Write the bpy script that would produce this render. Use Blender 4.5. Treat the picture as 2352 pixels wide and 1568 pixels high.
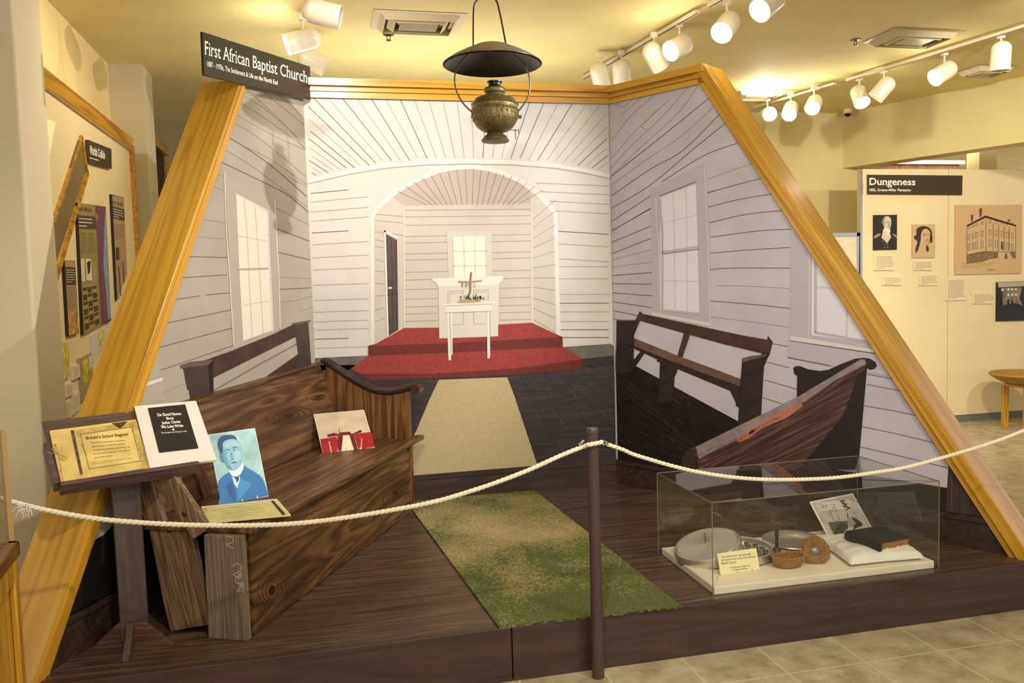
import bpy, bmesh, math, random
from mathutils import Vector, Matrix
V = Vector
random.seed(7)
for o in list(bpy.data.objects): bpy.data.objects.remove(o, do_unlink=True)
SC = bpy.context.scene
COL = SC.collection

# ------------------------------------------------------------------ camera
FPX, CH = 1882.0, 1.55
PITCH, ROLL, YAW = math.radians(3.94), math.radians(-1.69), math.radians(12.9)
_f = V((math.sin(YAW)*math.cos(PITCH), math.cos(YAW)*math.cos(PITCH), -math.sin(PITCH)))
_r = V((math.cos(YAW), -math.sin(YAW), 0)); _u = _r.cross(_f)
RT = _r*math.cos(ROLL)+_u*math.sin(ROLL); UP = -_r*math.sin(ROLL)+_u*math.cos(ROLL); FW = _f
CAM = V((0, 0, CH))
cd = bpy.data.cameras.new('camera'); co = bpy.data.objects.new('camera', cd); COL.objects.link(co)
co.matrix_world = Matrix(((RT.x, UP.x, -FW.x, 0), (RT.y, UP.y, -FW.y, 0), (RT.z, UP.z, -FW.z, CH), (0, 0, 0, 1)))
cd.sensor_width = 36; cd.lens = 36*FPX/2352; cd.clip_start = .05; cd.clip_end = 100
SC.camera = co

# ------------------------------------------------------------------ light
def lin(c):
    return tuple(((x/255)/12.92 if x/255 <= .04045 else ((x/255+.055)/1.055)**2.4) for x in c)
SC.view_settings.view_transform = 'Standard'; SC.view_settings.look = 'None'
SC.view_settings.gamma = 1; SC.view_settings.use_curve_mapping = False
SC.view_settings.exposure = 0.0
w = bpy.data.worlds.new('world'); SC.world = w; w.use_nodes = True
w.node_tree.nodes['Background'].inputs[0].default_value = (1.0, .975, .93, 1)
w.node_tree.nodes['Background'].inputs[1].default_value = .78

def spot(pos, target, power, size=50, blend=.5, rad=.05, col=(1, .88, .70)):
    l = bpy.data.lights.new('track_and_fill_spot', 'SPOT'); l.energy = power; l.spot_size = math.radians(size); l.spot_blend = blend
    l.shadow_soft_size = rad; l.color = col
    o = bpy.data.objects.new('track_and_fill_spot', l); COL.objects.link(o); o.location = pos
    o.rotation_euler = (V(target)-V(pos)).to_track_quat('-Z', 'Y').to_euler(); return o
def areal(pos, target, power, sx, sy, col=(1, .92, .78)):
    l = bpy.data.lights.new('fill_area_light', 'AREA'); l.energy = power; l.shape = 'RECTANGLE'; l.size = sx; l.size_y = sy; l.color = col
    o = bpy.data.objects.new('fill_area_light', l); COL.objects.link(o); o.location = pos
    o.rotation_euler = (V(target)-V(pos)).to_track_quat('-Z', 'Y').to_euler(); return o
spot((3.05, 2.95, 3.03), (.1, 4.6, 1.9), 400, 62, .6, .025, (1, .97, .95))          # casts the lamp shadow on the left wall
spot((.1, 3.4, 3.1), (.30, 5.08, 2.5), 110, 62, .9, .03, (1, .90, .74))                            # warm pool, top left of the back wall
spot((-.2, 1.2, 3.1), (1.2, 5.0, 1.7), 92, 70, .7, .025, (1, .97, .95))              # lamp shadow on the top moulding
spot((2.2, 1.0, 3.1), (2.3, 3.6, .3), 120, 75, .7, .04, (1, .95, .88))              # glass case
spot((.2, 1.2, 3.1), (.1, 3.9, .4), 150, 80, .7, .04, (1, .93, .80))                # bench and rug
spot((4.2, 3.6, 3.1), (5.9, 7.1, 1.5), 250, 80, .8, .04, (1, .93, .80))                            # white display wall
spot((5.6, 3.4, 3.1), (6.8, 7.1, 1.0), 190, 80, .8, .04, (1, .93, .80))
spot((0.0, 5.0, 3.1), (-1.33, 5.2, 2.2), 60, 100, .8, .04)                          # left display wall
spot((4.3, 5.6, 3.1), (4.4, 6.6, 0), 130, 90, .8, .05)                              # far floor
areal((1.6, -.6, 2.45), (1.6, -.55, 3.3), 62, 3.5, 1.2, (1, .97, .90))   # added uplight without a fixture, brightens the ceiling from behind the camera
areal((.9, 6.2, 2.3), (.9, 6.25, 3.3), 26, 2.2, .8, (1, .97, .90))  # second added uplight, hidden behind the mural, also brightens the ceiling
spot((.9, 1.4, 3.1), (2.45, 4.2, 1.5), 110, 60, .8, .03, (1, .96, .92))              # added fill spot, brightens the right wall of the mural
areal((1.5, -1.0, 3.25), (1.5, -1.0, 0), 120, 4, 2, (1, .96, .9))  # unseen area light behind the camera, facing down

# ------------------------------------------------------------------ pixel -> place helpers
def ray(x, y): return RT*((x-1176)/FPX) - UP*((y-784)/FPX) + FW
class Plane:
    def __init__(s, p, n): s.p = V(p); s.n = V(n).normalized(); s.clip = []
    def cut(s, pts):
        for p, n in s.clip:
            out = []
            for i, a in enumerate(pts):
                b = pts[(i+1) % len(pts)]; da, db = (a-p).dot(n), (b-p).dot(n)
                if da >= 0: out.append(a)
                if (da >= 0) != (db >= 0): out.append(a+(b-a)*(da/(da-db)))
            pts = out
            if len(pts) < 3: return None
        return pts
    def at(s, x, y, off=0.0):
        d = ray(x, y); P = s.p+s.n*off
        return CAM+d*((P-CAM).dot(s.n)/d.dot(s.n))
def PZ(z): return Plane((0, 0, z), (0, 0, 1))
def PY(y): return Plane((0, y, 0), (0, -1, 0))
def PX(x): return Plane((x, 0, 0), (1, 0, 0))
def T(ox, oy, s, pts): return [(ox+a/s, oy+b/s) for a, b in pts]

# ------------------------------------------------------------------ mesh builder
WL = {}
class G:
    def __init__(s): s.v = []; s.f = []
    def add(s, vs, fs):
        n = len(s.v); s.v += [V(a) for a in vs]; s.f += [tuple(n+i for i in f) for f in fs]; return s
    def poly(s, pts): return s.add(pts, [tuple(range(len(pts)))])
    def box(s, c, h, ax=None):
        ax = ax or (V((1, 0, 0)), V((0, 1, 0)), V((0, 0, 1))); c = V(c)
        vs = [c+ax[0]*(h[0]*i)+ax[1]*(h[1]*j)+ax[2]*(h[2]*k) for i in (-1, 1) for j in (-1, 1) for k in (-1, 1)]
        return s.add(vs, [(0, 1, 3, 2), (4, 6, 7, 5), (0, 4, 5, 1), (2, 3, 7, 6), (0, 2, 6, 4), (1, 5, 7, 3)])
    def bb(s, a, b): 
        a = V(a); b = V(b); return s.box((a+b)/2, [abs(x)/2 for x in (b-a)])
    def prism(s, pts, ext):
        n = len(pts); pts = [V(p) for p in pts]; ext = V(ext)
        vs = pts+[p+ext for p in pts]
        return s.add(vs, [tuple(range(n))[::-1], tuple(range(n, 2*n))]+[(i, (i+1) % n, n+(i+1) % n, n+i) for i in range(n)])
    def tube(s, path, r, n=8, closed=False, caps=True):
        path = [V(p) for p in path]; m = len(path); rr = r if isinstance(r, (list, tuple)) else [r]*m
        t0 = (path[1]-path[0]).normalized(); a = V((0, 0, 1)) if abs(t0.z) < .9 else V((1, 0, 0))
        N = (a-t0*a.dot(t0)).normalized(); vs = []
        for i, p in enumerate(path):
            if closed: t = (path[(i+1) % m]-path[i-1]).normalized()
            else: t = (path[min(i+1, m-1)]-path[max(i-1, 0)]).normalized()
            N = (N-t*N.dot(t)).normalized(); B = t.cross(N)
            vs += [p+(N*math.cos(2*math.pi*k/n)+B*math.sin(2*math.pi*k/n))*rr[i] for k in range(n)]
        fs = []
        for i in range(m if closed else m-1):
            j = (i+1) % m
            fs += [(i*n+k, i*n+(k+1) % n, j*n+(k+1) % n, j*n+k) for k in range(n)]
        if caps and not closed: fs += [tuple(range(n))[::-1], tuple((m-1)*n+k for k in range(n))]
        return s.add(vs, fs)
    def lathe(s, prof, o, ax=(0, 0, 1), n=32, caps=False):
        ax = V(ax).normalized(); a = V((1, 0, 0)) if abs(ax.x) < .9 else V((0, 1, 0)); X = (a-ax*a.dot(ax)).normalized(); Y = ax.cross(X); o = V(o)
        vs = []; m = len(prof)
        for r, z in prof: vs += [o+ax*z+(X*math.cos(2*math.pi*k/n)+Y*math.sin(2*math.pi*k/n))*r for k in range(n)]
        fs = [(i*n+k, i*n+(k+1) % n, (i+1)*n+(k+1) % n, (i+1)*n+k) for i in range(m-1) for k in range(n)]
        if caps: fs += [tuple(range(n))[::-1], tuple((m-1)*n+k for k in range(n))]
        return s.add(vs, fs)
def obj(name, g, m, parent=None, smooth=False, bevel=0, ang=35, origin=None):
    if parent is not None: o0 = WL[parent.name]
    elif origin is not None: o0 = V(origin)
    else:
        n = len(g.v); o0 = V((sum(p.x for p in g.v)/n, sum(p.y for p in g.v)/n, min(p.z for p in g.v)))
    me = bpy.data.meshes.new(name); me.from_pydata([tuple(p-o0) for p in g.v], [], g.f)
    bm = bmesh.new(); bm.from_mesh(me); bmesh.ops.recalc_face_normals(bm, faces=bm.faces); bm.to_mesh(me); bm.free()
    me.materials.append(m)
    o = bpy.data.objects.new(name, me); COL.objects.link(o)
    if smooth:
        me.shade_smooth(); me.set_sharp_from_angle(angle=math.radians(ang))
    if bevel:
        b = o.modifiers.new('bevel', 'BEVEL'); b.width = bevel; b.segments = 2; b.limit_method = 'ANGLE'; b.harden_normals = False
    if parent is not None: o.parent = parent
    else: o.location = o0
    WL[o.name] = o0.copy(); return o
def tag(o, label=None, cat=None, group=None, kind=None):
    if label: o['label'] = label
    if cat: o['category'] = cat
    if group: o['group'] = group
    if kind: o['kind'] = kind
    return o
def thing(name, loc, label, cat, group=None):
    o = bpy.data.objects.new(name, None); o.empty_display_size = .05; COL.objects.link(o); o.location = V(loc); WL[o.name] = V(loc)
    return tag(o, label, cat, group)
def copy_tree(o, loc, label=None, rot=None):
    def rec(a, par):
        c = a.copy(); COL.objects.link(c)
        if par is not None: c.parent = par
        for ch in a.children: rec(ch, c)
        return c
    c = rec(o, None); c.location = V(loc); WL[c.name] = V(loc)
    if rot: c.rotation_euler = rot
    if label: c['label'] = label
    return c
def struct(name, g, m, **k): return tag(obj(name, g, m, **k), kind='structure')

# ------------------------------------------------------------------ materials
MATS = {}
def newmat(name):
    m = bpy.data.materials.new(name); m.use_nodes = True; nt = m.node_tree; return m, nt, nt.nodes['Principled BSDF']
def N(nt, t, **k):
    n = nt.nodes.new(t)
    for a, b in k.items():
        if a in n.inputs: n.inputs[a].default_value = b
        else: setattr(n, a, b)
    return n
def ramp(nt, fac, stops):
    r = nt.nodes.new('ShaderNodeValToRGB'); e = r.color_ramp.elements
    while len(e) < len(stops): e.new(.5)
    for i, (p, c) in enumerate(stops): e[i].position = p; e[i].color = (*lin(c), 1)
    nt.links.new(fac, r.inputs[0]); return r.outputs[0]
def plain(name, c, rough=.6, var=.0, scale=6, bump=0, metal=0, spec=.5, coat=0, bs=80):
    if name in MATS: return MATS[name]
    m, nt, b = newmat(name); b.inputs['Roughness'].default_value = rough; b.inputs['Metallic'].default_value = metal
    b.inputs['Specular IOR Level'].default_value = spec; b.inputs['Coat Weight'].default_value = coat
    if var:
        tc = N(nt, 'ShaderNodeTexCoord'); n = N(nt, 'ShaderNodeTexNoise', Scale=scale, Detail=5.0); nt.links.new(tc.outputs['Object'], n.inputs['Vector'])
        lo = [max(0, x*(1-var)) for x in c]; hi = [min(255, x*(1+var)) for x in c]
        nt.links.new(ramp(nt, n.outputs[0], [(.3, lo), (.7, hi)]), b.inputs['Base Color'])
    else: b.inputs['Base Color'].default_value = (*lin(c), 1)
    if bump:
        tc = N(nt, 'ShaderNodeTexCoord'); n = N(nt, 'ShaderNodeTexNoise', Scale=float(bs), Detail=4.0); nt.links.new(tc.outputs['Object'], n.inputs['Vector'])
        bp = N(nt, 'ShaderNodeBump', Strength=bump, Distance=.01); nt.links.new(n.outputs[0], bp.inputs['Height']); nt.links.new(bp.outputs[0], b.inputs['Normal'])
    MATS[name] = m; return m
def wood(name, stops, g=(1, 0, 0), s=(0, 1, 0), rough=.45, lo=.8, hi=16, ring=.6, bump=.15, planks=None, coat=0, wear=None):
    """grain runs along g; s is a second axis; colours from dark to light"""
    if name in MATS: return MATS[name]
    m, nt, b = newmat(name); L = nt.links
    g = V(g).normalized(); s = V(s); s = (s-g*s.dot(g)).normalized(); t = g.cross(s)
    tc = N(nt, 'ShaderNodeTexCoord'); cmb = N(nt, 'ShaderNodeCombineXYZ')
    dots = []
    for i, (a, k) in enumerate(((g, lo), (s, hi), (t, hi))):
        d = N(nt, 'ShaderNodeVectorMath', operation='DOT_PRODUCT'); L.new(tc.outputs['Object'], d.inputs[0]); d.inputs[1].default_value = a; dots.append(d.outputs['Value'])
        mm = N(nt, 'ShaderNodeMath', operation='MULTIPLY'); L.new(d.outputs['Value'], mm.inputs[0]); mm.inputs[1].default_value = k
        L.new(mm.outputs[0], cmb.inputs[i])
    vec = cmb.outputs[0]
    if planks:
        fl = N(nt, 'ShaderNodeMath', operation='FLOOR'); dv = N(nt, 'ShaderNodeMath', operation='DIVIDE'); L.new(dots[1], dv.inputs[0]); dv.inputs[1].default_value = planks; L.new(dv.outputs[0], fl.inputs[0])
        ml = N(nt, 'ShaderNodeMath', operation='MULTIPLY'); L.new(fl.outputs[0], ml.inputs[0]); ml.inputs[1].default_value = 7.31
        va = N(nt, 'ShaderNodeVectorMath', operation='ADD'); L.new(vec, va.inputs[0]); L.new(ml.outputs[0], va.inputs[1]); vec = va.outputs[0]
    n1 = N(nt, 'ShaderNodeTexNoise', Scale=.55, Detail=3.0, Distortion=.4); L.new(vec, n1.inputs['Vector'])
    n2 = N(nt, 'ShaderNodeTexNoise', Scale=3.2, Detail=8.0, Roughness=.65); L.new(vec, n2.inputs['Vector'])
    # rings: sine of low noise
    mu = N(nt, 'ShaderNodeMath', operation='MULTIPLY'); L.new(n1.outputs[0], mu.inputs[0]); mu.inputs[1].default_value = 70
    sn = N(nt, 'ShaderNodeMath', operation='SINE'); L.new(mu.outputs[0], sn.inputs[0])
    sc = N(nt, 'ShaderNodeMath', operation='MULTIPLY_ADD'); L.new(sn.outputs[0], sc.inputs[0]); sc.inputs[1].default_value = .5; sc.inputs[2].default_value = .5
    mx = N(nt, 'ShaderNodeMix'); mx.inputs[0].default_value = ring; L.new(n2.outputs[0], mx.inputs[2]); L.new(sc.outputs[0], mx.inputs[3])
    colr = ramp(nt, mx.outputs[0], stops)
    if wear:
        nw = N(nt, 'ShaderNodeTexNoise', Scale=2.5, Detail=6.0); L.new(tc.outputs['Object'], nw.inputs['Vector'])
        mp = N(nt, 'ShaderNodeMapRange'); L.new(nw.outputs[0], mp.inputs[0]); mp.inputs[1].default_value = .5; mp.inputs[2].default_value = .72; mp.inputs[4].default_value = .75
        mc = N(nt, 'ShaderNodeMix', data_type='RGBA'); L.new(mp.outputs[0], mc.inputs[0]); L.new(colr, mc.inputs[6]); mc.inputs[7].default_value = (*lin(wear), 1); colr = mc.outputs[2]
    if planks:
        md = N(nt, 'ShaderNodeMath', operation='FLOORED_MODULO'); L.new(dots[1], md.inputs[0]); md.inputs[1].default_value = planks
        lt = N(nt, 'ShaderNodeMath', operation='LESS_THAN'); L.new(md.outputs[0], lt.inputs[0]); lt.inputs[1].default_value = .0035
        mc = N(nt, 'ShaderNodeMix', data_type='RGBA'); L.new(lt.outputs[0], mc.inputs[0]); L.new(colr, mc.inputs[6]); mc.inputs[7].default_value = (*lin((18, 12, 10)), 1); colr = mc.outputs[2]
    L.new(colr, b.inputs['Base Color']); b.inputs['Roughness'].default_value = rough; b.inputs['Coat Weight'].default_value = coat; b.inputs['Coat Roughness'].default_value = .25
    bp = N(nt, 'ShaderNodeBump', Strength=bump, Distance=.004); L.new(n2.outputs[0], bp.inputs['Height']); L.new(bp.outputs[0], b.inputs['Normal'])
    MATS[name] = m; return m
def emit(name, c, st):
    m, nt, b = newmat(name); b.inputs['Emission Color'].default_value = (*c, 1); b.inputs['Emission Strength'].default_value = st; b.inputs['Base Color'].default_value = (.9, .85, .8, 1); MATS[name] = m; return m
def pane_mat(name, tint=(1, 1, 1), refl=1.0):
    m = bpy.data.materials.new(name); m.use_nodes = True; nt = m.node_tree; nt.nodes.clear(); L = nt.links
    o = N(nt, 'ShaderNodeOutputMaterial'); tr = N(nt, 'ShaderNodeBsdfTransparent'); tr.inputs[0].default_value = (*tint, 1)
    gl = N(nt, 'ShaderNodeBsdfGlossy', Roughness=.02); lw = N(nt, 'ShaderNodeLayerWeight', Blend=.5); mx = N(nt, 'ShaderNodeMixShader')
    pw = N(nt, 'ShaderNodeMath', operation='POWER'); L.new(lw.outputs['Facing'], pw.inputs[0]); pw.inputs[1].default_value = 5.0
    mu = N(nt, 'ShaderNodeMath', operation='MULTIPLY_ADD'); mu.use_clamp = True; L.new(pw.outputs[0], mu.inputs[0]); mu.inputs[1].default_value = refl*.9; mu.inputs[2].default_value = .06*refl
    L.new(mu.outputs[0], mx.inputs[0]); L.new(tr.outputs[0], mx.inputs[1]); L.new(gl.outputs[0], mx.inputs[2]); L.new(mx.outputs[0], o.inputs[0]); return m

# ------------------------------------------------------------------ print helpers (flat shapes lying on a real plane)
def flat(name, pl, polys, m, parent, off):
    g = G()
    if isinstance(polys[0][0], (int, float)): polys = [polys]
    for p in polys:
        q = pl.cut([pl.at(x, y, off) for x, y in p])
        if q: g.poly(q)
    return obj(name, g, m, parent)
def strokes(name, pl, lines, wd, m, parent, off):
    g = G()
    for ln in lines:
        for (a, b) in zip(ln[:-1], ln[1:]):
            dx, dy = b[0]-a[0], b[1]-a[1]; L = math.hypot(dx, dy) or 1; nx, ny = -dy/L*wd/2, dx/L*wd/2; ex, ey = dx/L*wd*.3, dy/L*wd*.3
            q = pl.cut([pl.at(x, y, off) for x, y in ((a[0]+nx-ex, a[1]+ny-ey), (b[0]+nx+ex, b[1]+ny+ey), (b[0]-nx+ex, b[1]-ny+ey), (a[0]-nx-ex, a[1]-ny-ey))])
            if q: g.poly(q)
    return obj(name, g, m, parent)
def sm(P, k=5):
    out = []
    for i in range(len(P)-1):
        p0, p1, p2, p3 = P[max(i-1, 0)], P[i], P[i+1], P[min(i+2, len(P)-1)]
        for j in range(k):
            t = j/k; out.append(tuple(.5*((2*p1[c])+(-p0[c]+p2[c])*t+(2*p0[c]-5*p1[c]+4*p2[c]-p3[c])*t*t+(-p0[c]+3*p1[c]-3*p2[c]+p3[c])*t**3) for c in range(len(p1))))
    return out+[tuple(P[-1])]
def smc(P, k=4):
    n = len(P); out = []
    for i in range(n):
        p0, p1, p2, p3 = P[i-1], P[i], P[(i+1) % n], P[(i+2) % n]
        for j in range(k):
            t = j/k; out.append(tuple(.5*((2*p1[c])+(-p0[c]+p2[c])*t+(2*p0[c]-5*p1[c]+4*p2[c]-p3[c])*t*t+(-p0[c]+3*p1[c]-3*p2[c]+p3[c])*t**3) for c in (0, 1)))
    return out
def ell(cx, cy, rx, ry, n=20, a0=0, a1=360, rot=0):
    c, s = math.cos(math.radians(rot)), math.sin(math.radians(rot)); r = []
    for i in range(n+1 if a1-a0 < 360 else n):
        t = math.radians(a0+(a1-a0)*i/n); x, y = rx*math.cos(t), ry*math.sin(t); r.append((cx+x*c-y*s, cy+x*s+y*c))
    return r
def bil(q, u, v):   # q = tl,tr,br,bl
    return tuple((q[0][k]*(1-u)+q[1][k]*u)*(1-v)+(q[3][k]*(1-u)+q[2][k]*u)*v for k in (0, 1))
def textlines(name, pl, q, n, m, parent, off, wd=1.2, fill=.95, seed=1, wlo=.03, whi=.13):
    rnd = random.Random(seed); ls = []
    for i in range(n):
        v = (i+.5)/n; u = 0; end = fill*(.85+.15*rnd.random()) if i < n-1 else fill*.5
        while u < end:
            L = wlo+rnd.random()*(whi-wlo); ls.append([bil(q, u, v), bil(q, min(u+L, 1), v)]); u += L+.022
    return strokes(name, pl, ls, wd, m, parent, off)
SERIF_PARTS = {}
def text(name, s, pl, q, m, parent, off, bold=0.0, mirror=False, serif=False, shear=0):
    """lettering stretched to the four corners q (tl,tr,br,bl); q spans cap height to baseline"""
    c = bpy.data.curves.new('t', 'FONT'); c.body = s; c.size = 1; c.offset = bold; c.shear = shear; c.resolution_u = 4
    o = bpy.data.objects.new('t', c); COL.objects.link(o); dg = bpy.context.evaluated_depsgraph_get(); dg.update()
    me = bpy.data.meshes.new_from_object(o.evaluated_get(dg)); bpy.data.objects.remove(o)
    xs = [v.co.x for v in me.vertices]; x0, x1 = min(xs), max(xs); H = .70
    g = G(); vs = []
    for v in me.vertices:
        u = (v.co.x-x0)/(x1-x0); u = 1-u if mirror else u
        vs.append(pl.at(*bil(q, u, 1-v.co.y/H), off))
    g.add(vs, [tuple(p.vertices) for p in me.polygons])
    if serif:
        # small feet where strokes meet the baseline / x-height / cap line
        segs = {}
        for p in me.polygons:
            pass
        edges = {}
        for p in me.polygons:
            for a, b in p.edge_keys:
                edges[(a, b)] = edges.get((a, b), 0)+1
        for (a, b), k in edges.items():
            if k != 1: continue
            A, B = me.vertices[a].co, me.vertices[b].co
            if abs(A.y-B.y) < .012 and .04 < abs(A.x-B.x) < .20:
                for lvl in (0, H, .53, .76, -.2):
                    if abs(A.y-lvl) < .05:
                        xa, xb = min(A.x, B.x)-.05, max(A.x, B.x)+.05; ya = A.y; yb = ya+(.045 if lvl <= 0 else -.045)
                        r = [(xa, ya), (xb, ya), (xb, yb), (xa, yb)]
                        g.poly([pl.at(*bil(q, (x-x0)/(x1-x0), 1-y/H), off+.0002) for x, y in r])
    bpy.data.meshes.remove(me)
    return obj(name, g, m, parent)
# ------------------------------------------------------------------ materials used in many places
ceil_m = plain('ceiling_paint', (226, 208, 142), .75, .03, 2)
wall_m = plain('cream_wall', (224, 200, 138), .75, .03, 2)
wallg_m = plain('yellow_green_wall', (214, 198, 140), .75, .03, 2)
pil_m = plain('pale_column_paint', (208, 194, 158), .7, .02, 2)
disp_m = plain('display_panel_cream', (232, 213, 165), .6, .02, 2)
white_m = plain('white_enamel', (232, 222, 200), .3, coat=.3)
black_m = plain('black_board', (30, 25, 20), .4)
dark_m = plain('dark_gap', (14, 11, 9), .7)
chrome_m = plain('chrome', (205, 205, 205), .18, metal=1)
letter_m = plain('white_lettering', (238, 234, 224), .5)
ink_m = plain('ink', (52, 40, 30), .7)
PINE = [(.2, (160, 108, 26)), (.45, (190, 138, 38)), (.7, (206, 154, 48)), (.95, (216, 166, 66))]
DARKW = [(.25, (34, 24, 20)), (.5, (54, 39, 33)), (.75, (72, 54, 45))]
H0 = .215                                         # platform top
# ------------------------------------------------------------------ floor
m, nt, b = newmat('ceramic_floor_tile'); L = nt.links
tc = N(nt, 'ShaderNodeTexCoord'); br = N(nt, 'ShaderNodeTexBrick', Scale=1.0); br.offset = 0; br.squash = 1
mp = N(nt, 'ShaderNodeMapping'); L.new(tc.outputs['Object'], mp.inputs[0]); mp.inputs['Location'].default_value = (-.0, -.055, 0); L.new(mp.outputs[0], br.inputs[0])
br.inputs['Brick Width'].default_value = .343; br.inputs['Row Height'].default_value = .343; br.inputs['Mortar Size'].default_value = .0035; br.inputs['Mortar Smooth'].default_value = .1
n1 = N(nt, 'ShaderNodeTexNoise', Scale=7.0, Detail=8.0, Roughness=.65); L.new(tc.outputs['Object'], n1.inputs[0])
cc = ramp(nt, n1.outputs[0], [(.3, (132, 122, 92)), (.5, (168, 156, 122)), (.72, (196, 184, 150))])
mx = N(nt, 'ShaderNodeMix', data_type='RGBA'); L.new(br.outputs['Fac'], mx.inputs[0]); L.new(cc, mx.inputs[6]); mx.inputs[7].default_value = (*lin((196, 186, 158)), 1)
L.new(mx.outputs[2], b.inputs['Base Color']); b.inputs['Roughness'].default_value = .28
tile_m = m
g = G(); g.poly([(-6, -3, 0), (12, -3, 0), (12, 14, 0), (-6, 14, 0)]); struct('floor', g, tile_m, origin=(0, 0, 0))
g = G(); g.bb((-6, -3, 3.3), (12, 14, 3.36)); struct('ceiling', g, ceil_m)
# left wall, its return, and what lies beyond
g = G(); g.bb((-1.62, 4.3, 0), (-1.5, 6.8, 3.3)); struct('wall_left', g, wall_m)
g = G(); g.bb((-1.62, 6.8, 0), (-1.255, 7.15, 3.3)); struct('wall_return', g, pil_m)
g = G(); g.bb((-1.75, 4.02, 0), (-1.25, 4.4, 3.3)); struct('wall_column', g, pil_m, bevel=.012)
g = G(); g.bb((-4, 9.2, 0), (5.59, 9.3, 3.3)); struct('wall_far_left', g, plain('grey_far_wall', (176, 162, 124), .8))
g = G(); g.bb((1.5, 7.98, 0), (5.59, 8.08, 3.3)); g.bb((5.59, 7.98, 0), (6.05, 8.08, 2.712)); struct('wall_back', g, wallg_m)
s0, s1 = V((5.58, 7.98, 0)), V((6.30, 6.30, 0)); sd = (s1-s0).normalized(); s2 = s0+sd*6; sn = V((sd.y, -sd.x, 0))
g = G(); g.prism([s0+V((0, 0, 2.712)), s2+V((0, 0, 2.712)), s2+V((0, 0, 3.3)), s0+V((0, 0, 3.3))], -sn*.25 if sn.x < 0 else sn*.25); struct('wall_soffit', g, wallg_m)
g = G(); g.bb((5.0, 12.2, 0), (12, 12.3, 3.3)); struct('wall_far_right', g, plain('bright_far_wall', (238, 230, 196), .8))
areal((8.6, 9.6, 3.2), (8.6, 9.9, 0), 130, 2.5, 2.5)

# ------------------------------------------------------------------ stage platform
pl_m = wood('platform_deck_wood', [(.2, (48, 36, 29)), (.5, (76, 59, 48)), (.75, (98, 77, 62)), (.95, (128, 94, 64))], (1, 0, 0), (0, 1, 0), .38, .9, 14, .35, .15, planks=None, coat=.15)
fas_m = wood('platform_fascia_stain', [(.25, (44, 30, 26)), (.6, (66, 48, 42)), (.85, (84, 60, 50)), (1, (120, 80, 50))], (1, 0, 0), (0, 0, 1), .42, .7, 9, .15, .08)
fasl_m = fas_m
BL, BR, FL, FR = V((-.06, 5.08, 0)), V((1.85, 5.08, 0)), V((-1.04, 3.12, 0)), V((3.114, 3.117, 0))
plat = thing('stage_platform', (1, 4, 0), 'low dark-stained wooden platform carrying the bench, the green rug and the glass case', 'platform')
FY = 3.045
def zz(p, z): return V((p.x, p.y, z))
g = G(); g.prism([V((-1.075, FY+.025, H0-.03)), V((3.16, FY+.025, H0-.03)), V((3.14, FY+.09, H0-.03)), zz(BR, H0-.03), zz(BL, H0-.03), V((-1.06, 3.1, H0-.03))], (0, 0, .03))
obj('deck', g, pl_m, plat)
g = G(); g.bb((-1.09, FY, 0), (.66, FY+.03, H0+.002)); obj('fascia_board', g, fas_m, plat, bevel=.003)
g = G(); g.bb((.664, FY, 0), (3.2, FY+.03, H0+.002)); obj('fascia_board', g, fas_m, plat, bevel=.003)
g = G(); g.bb((3.17, FY+.031, 0), (3.2, 3.4, H0+.002)); obj('fascia_board', g, fas_m, plat)
def riser(a, b, n, zt=.382, a2=None, b2=None):
    """a, b at the foot; a2, b2 the ends at the top where the sloping beams cut the board"""
    g = G(); a2 = a2 or a; b2 = b2 or b
    g.prism([zz(a, H0)-n*.006, zz(b, H0)-n*.006, zz(b2, zt-.005)-n*.006, zz(a2, zt-.005)-n*.006], n*.03)
    g.prism([zz(a2, zt-.03)-n*.016, zz(b2, zt-.03)-n*.016, zz(b2, zt-.005)-n*.016, zz(a2, zt-.005)-n*.016], n*.03)
    return g
nL = V((.894, -.447, 0)); nR = V((-.841, -.541, 0)); nB = V((0, -1, 0))    # towards the stage
ris_m = wood('riser_stain', DARKW, (1, 0, 0), (0, 0, 1), .4, .8, 9, .15, .08)
obj('riser_board', riser(BL, BR, -nB), ris_m, plat); obj('riser_board', riser(BR, FR, -nR, b2=BR+(FR-BR)*.965), ris_m, plat)
obj('riser_board', riser(FL+(BL-FL)*.02, BL, -nL, a2=FL+(BL-FL)*.062), ris_m, plat)

# ------------------------------------------------------------------ mural panels
PB, PLn, PR = Plane(BL, nB), Plane(BL, nL), Plane(BR, nR)
def edgeclip(pl, p, q, keep):
    A, B = pl.at(*p), pl.at(*q); n = (B-A).cross(pl.n).normalized()
    if (pl.at(*keep)-A).dot(n) < 0: n = -n
    pl.clip.append((A, n))
edgeclip(PLn, (545, 195), (122, 1431), (600, 600)); edgeclip(PR, (1619, 184), (2347, 1280), (1500, 600))
for q in (PB, PLn, PR): q.clip += [(V((0, 0, .379)), V((0, 0, 1))), (V((0, 0, 2.72)), V((0, 0, -1)))]
PLn.clip.append((zz(BL, 0), V((-.447, -.894, 0)))); PR.clip.append((zz(BR, 0), V((.541, -.841, 0))))
PB.clip += [(zz(BL, 0), V((1, 0, 0))), (zz(BR, 0), V((-1, 0, 0)))]
prB = plain('print_back_wall', (196, 190, 184), .5, .04, 3)
prBc = plain('print_back_ceiling', (192, 187, 182), .5, .04, 3)
prN = plain('print_niche', (184, 174, 164), .5, .03, 4); prNc = plain('print_niche_ceiling', (170, 156, 146), .5, .03, 4)
prL = plain('print_left_wall', (164, 156, 144), .5, .05, 3); prR = plain('print_right_wall', (186, 180, 187), .5, .05, 3)
prRd = plain('print_right_wall_low', (170, 164, 176), .5, .04, 3)
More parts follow.
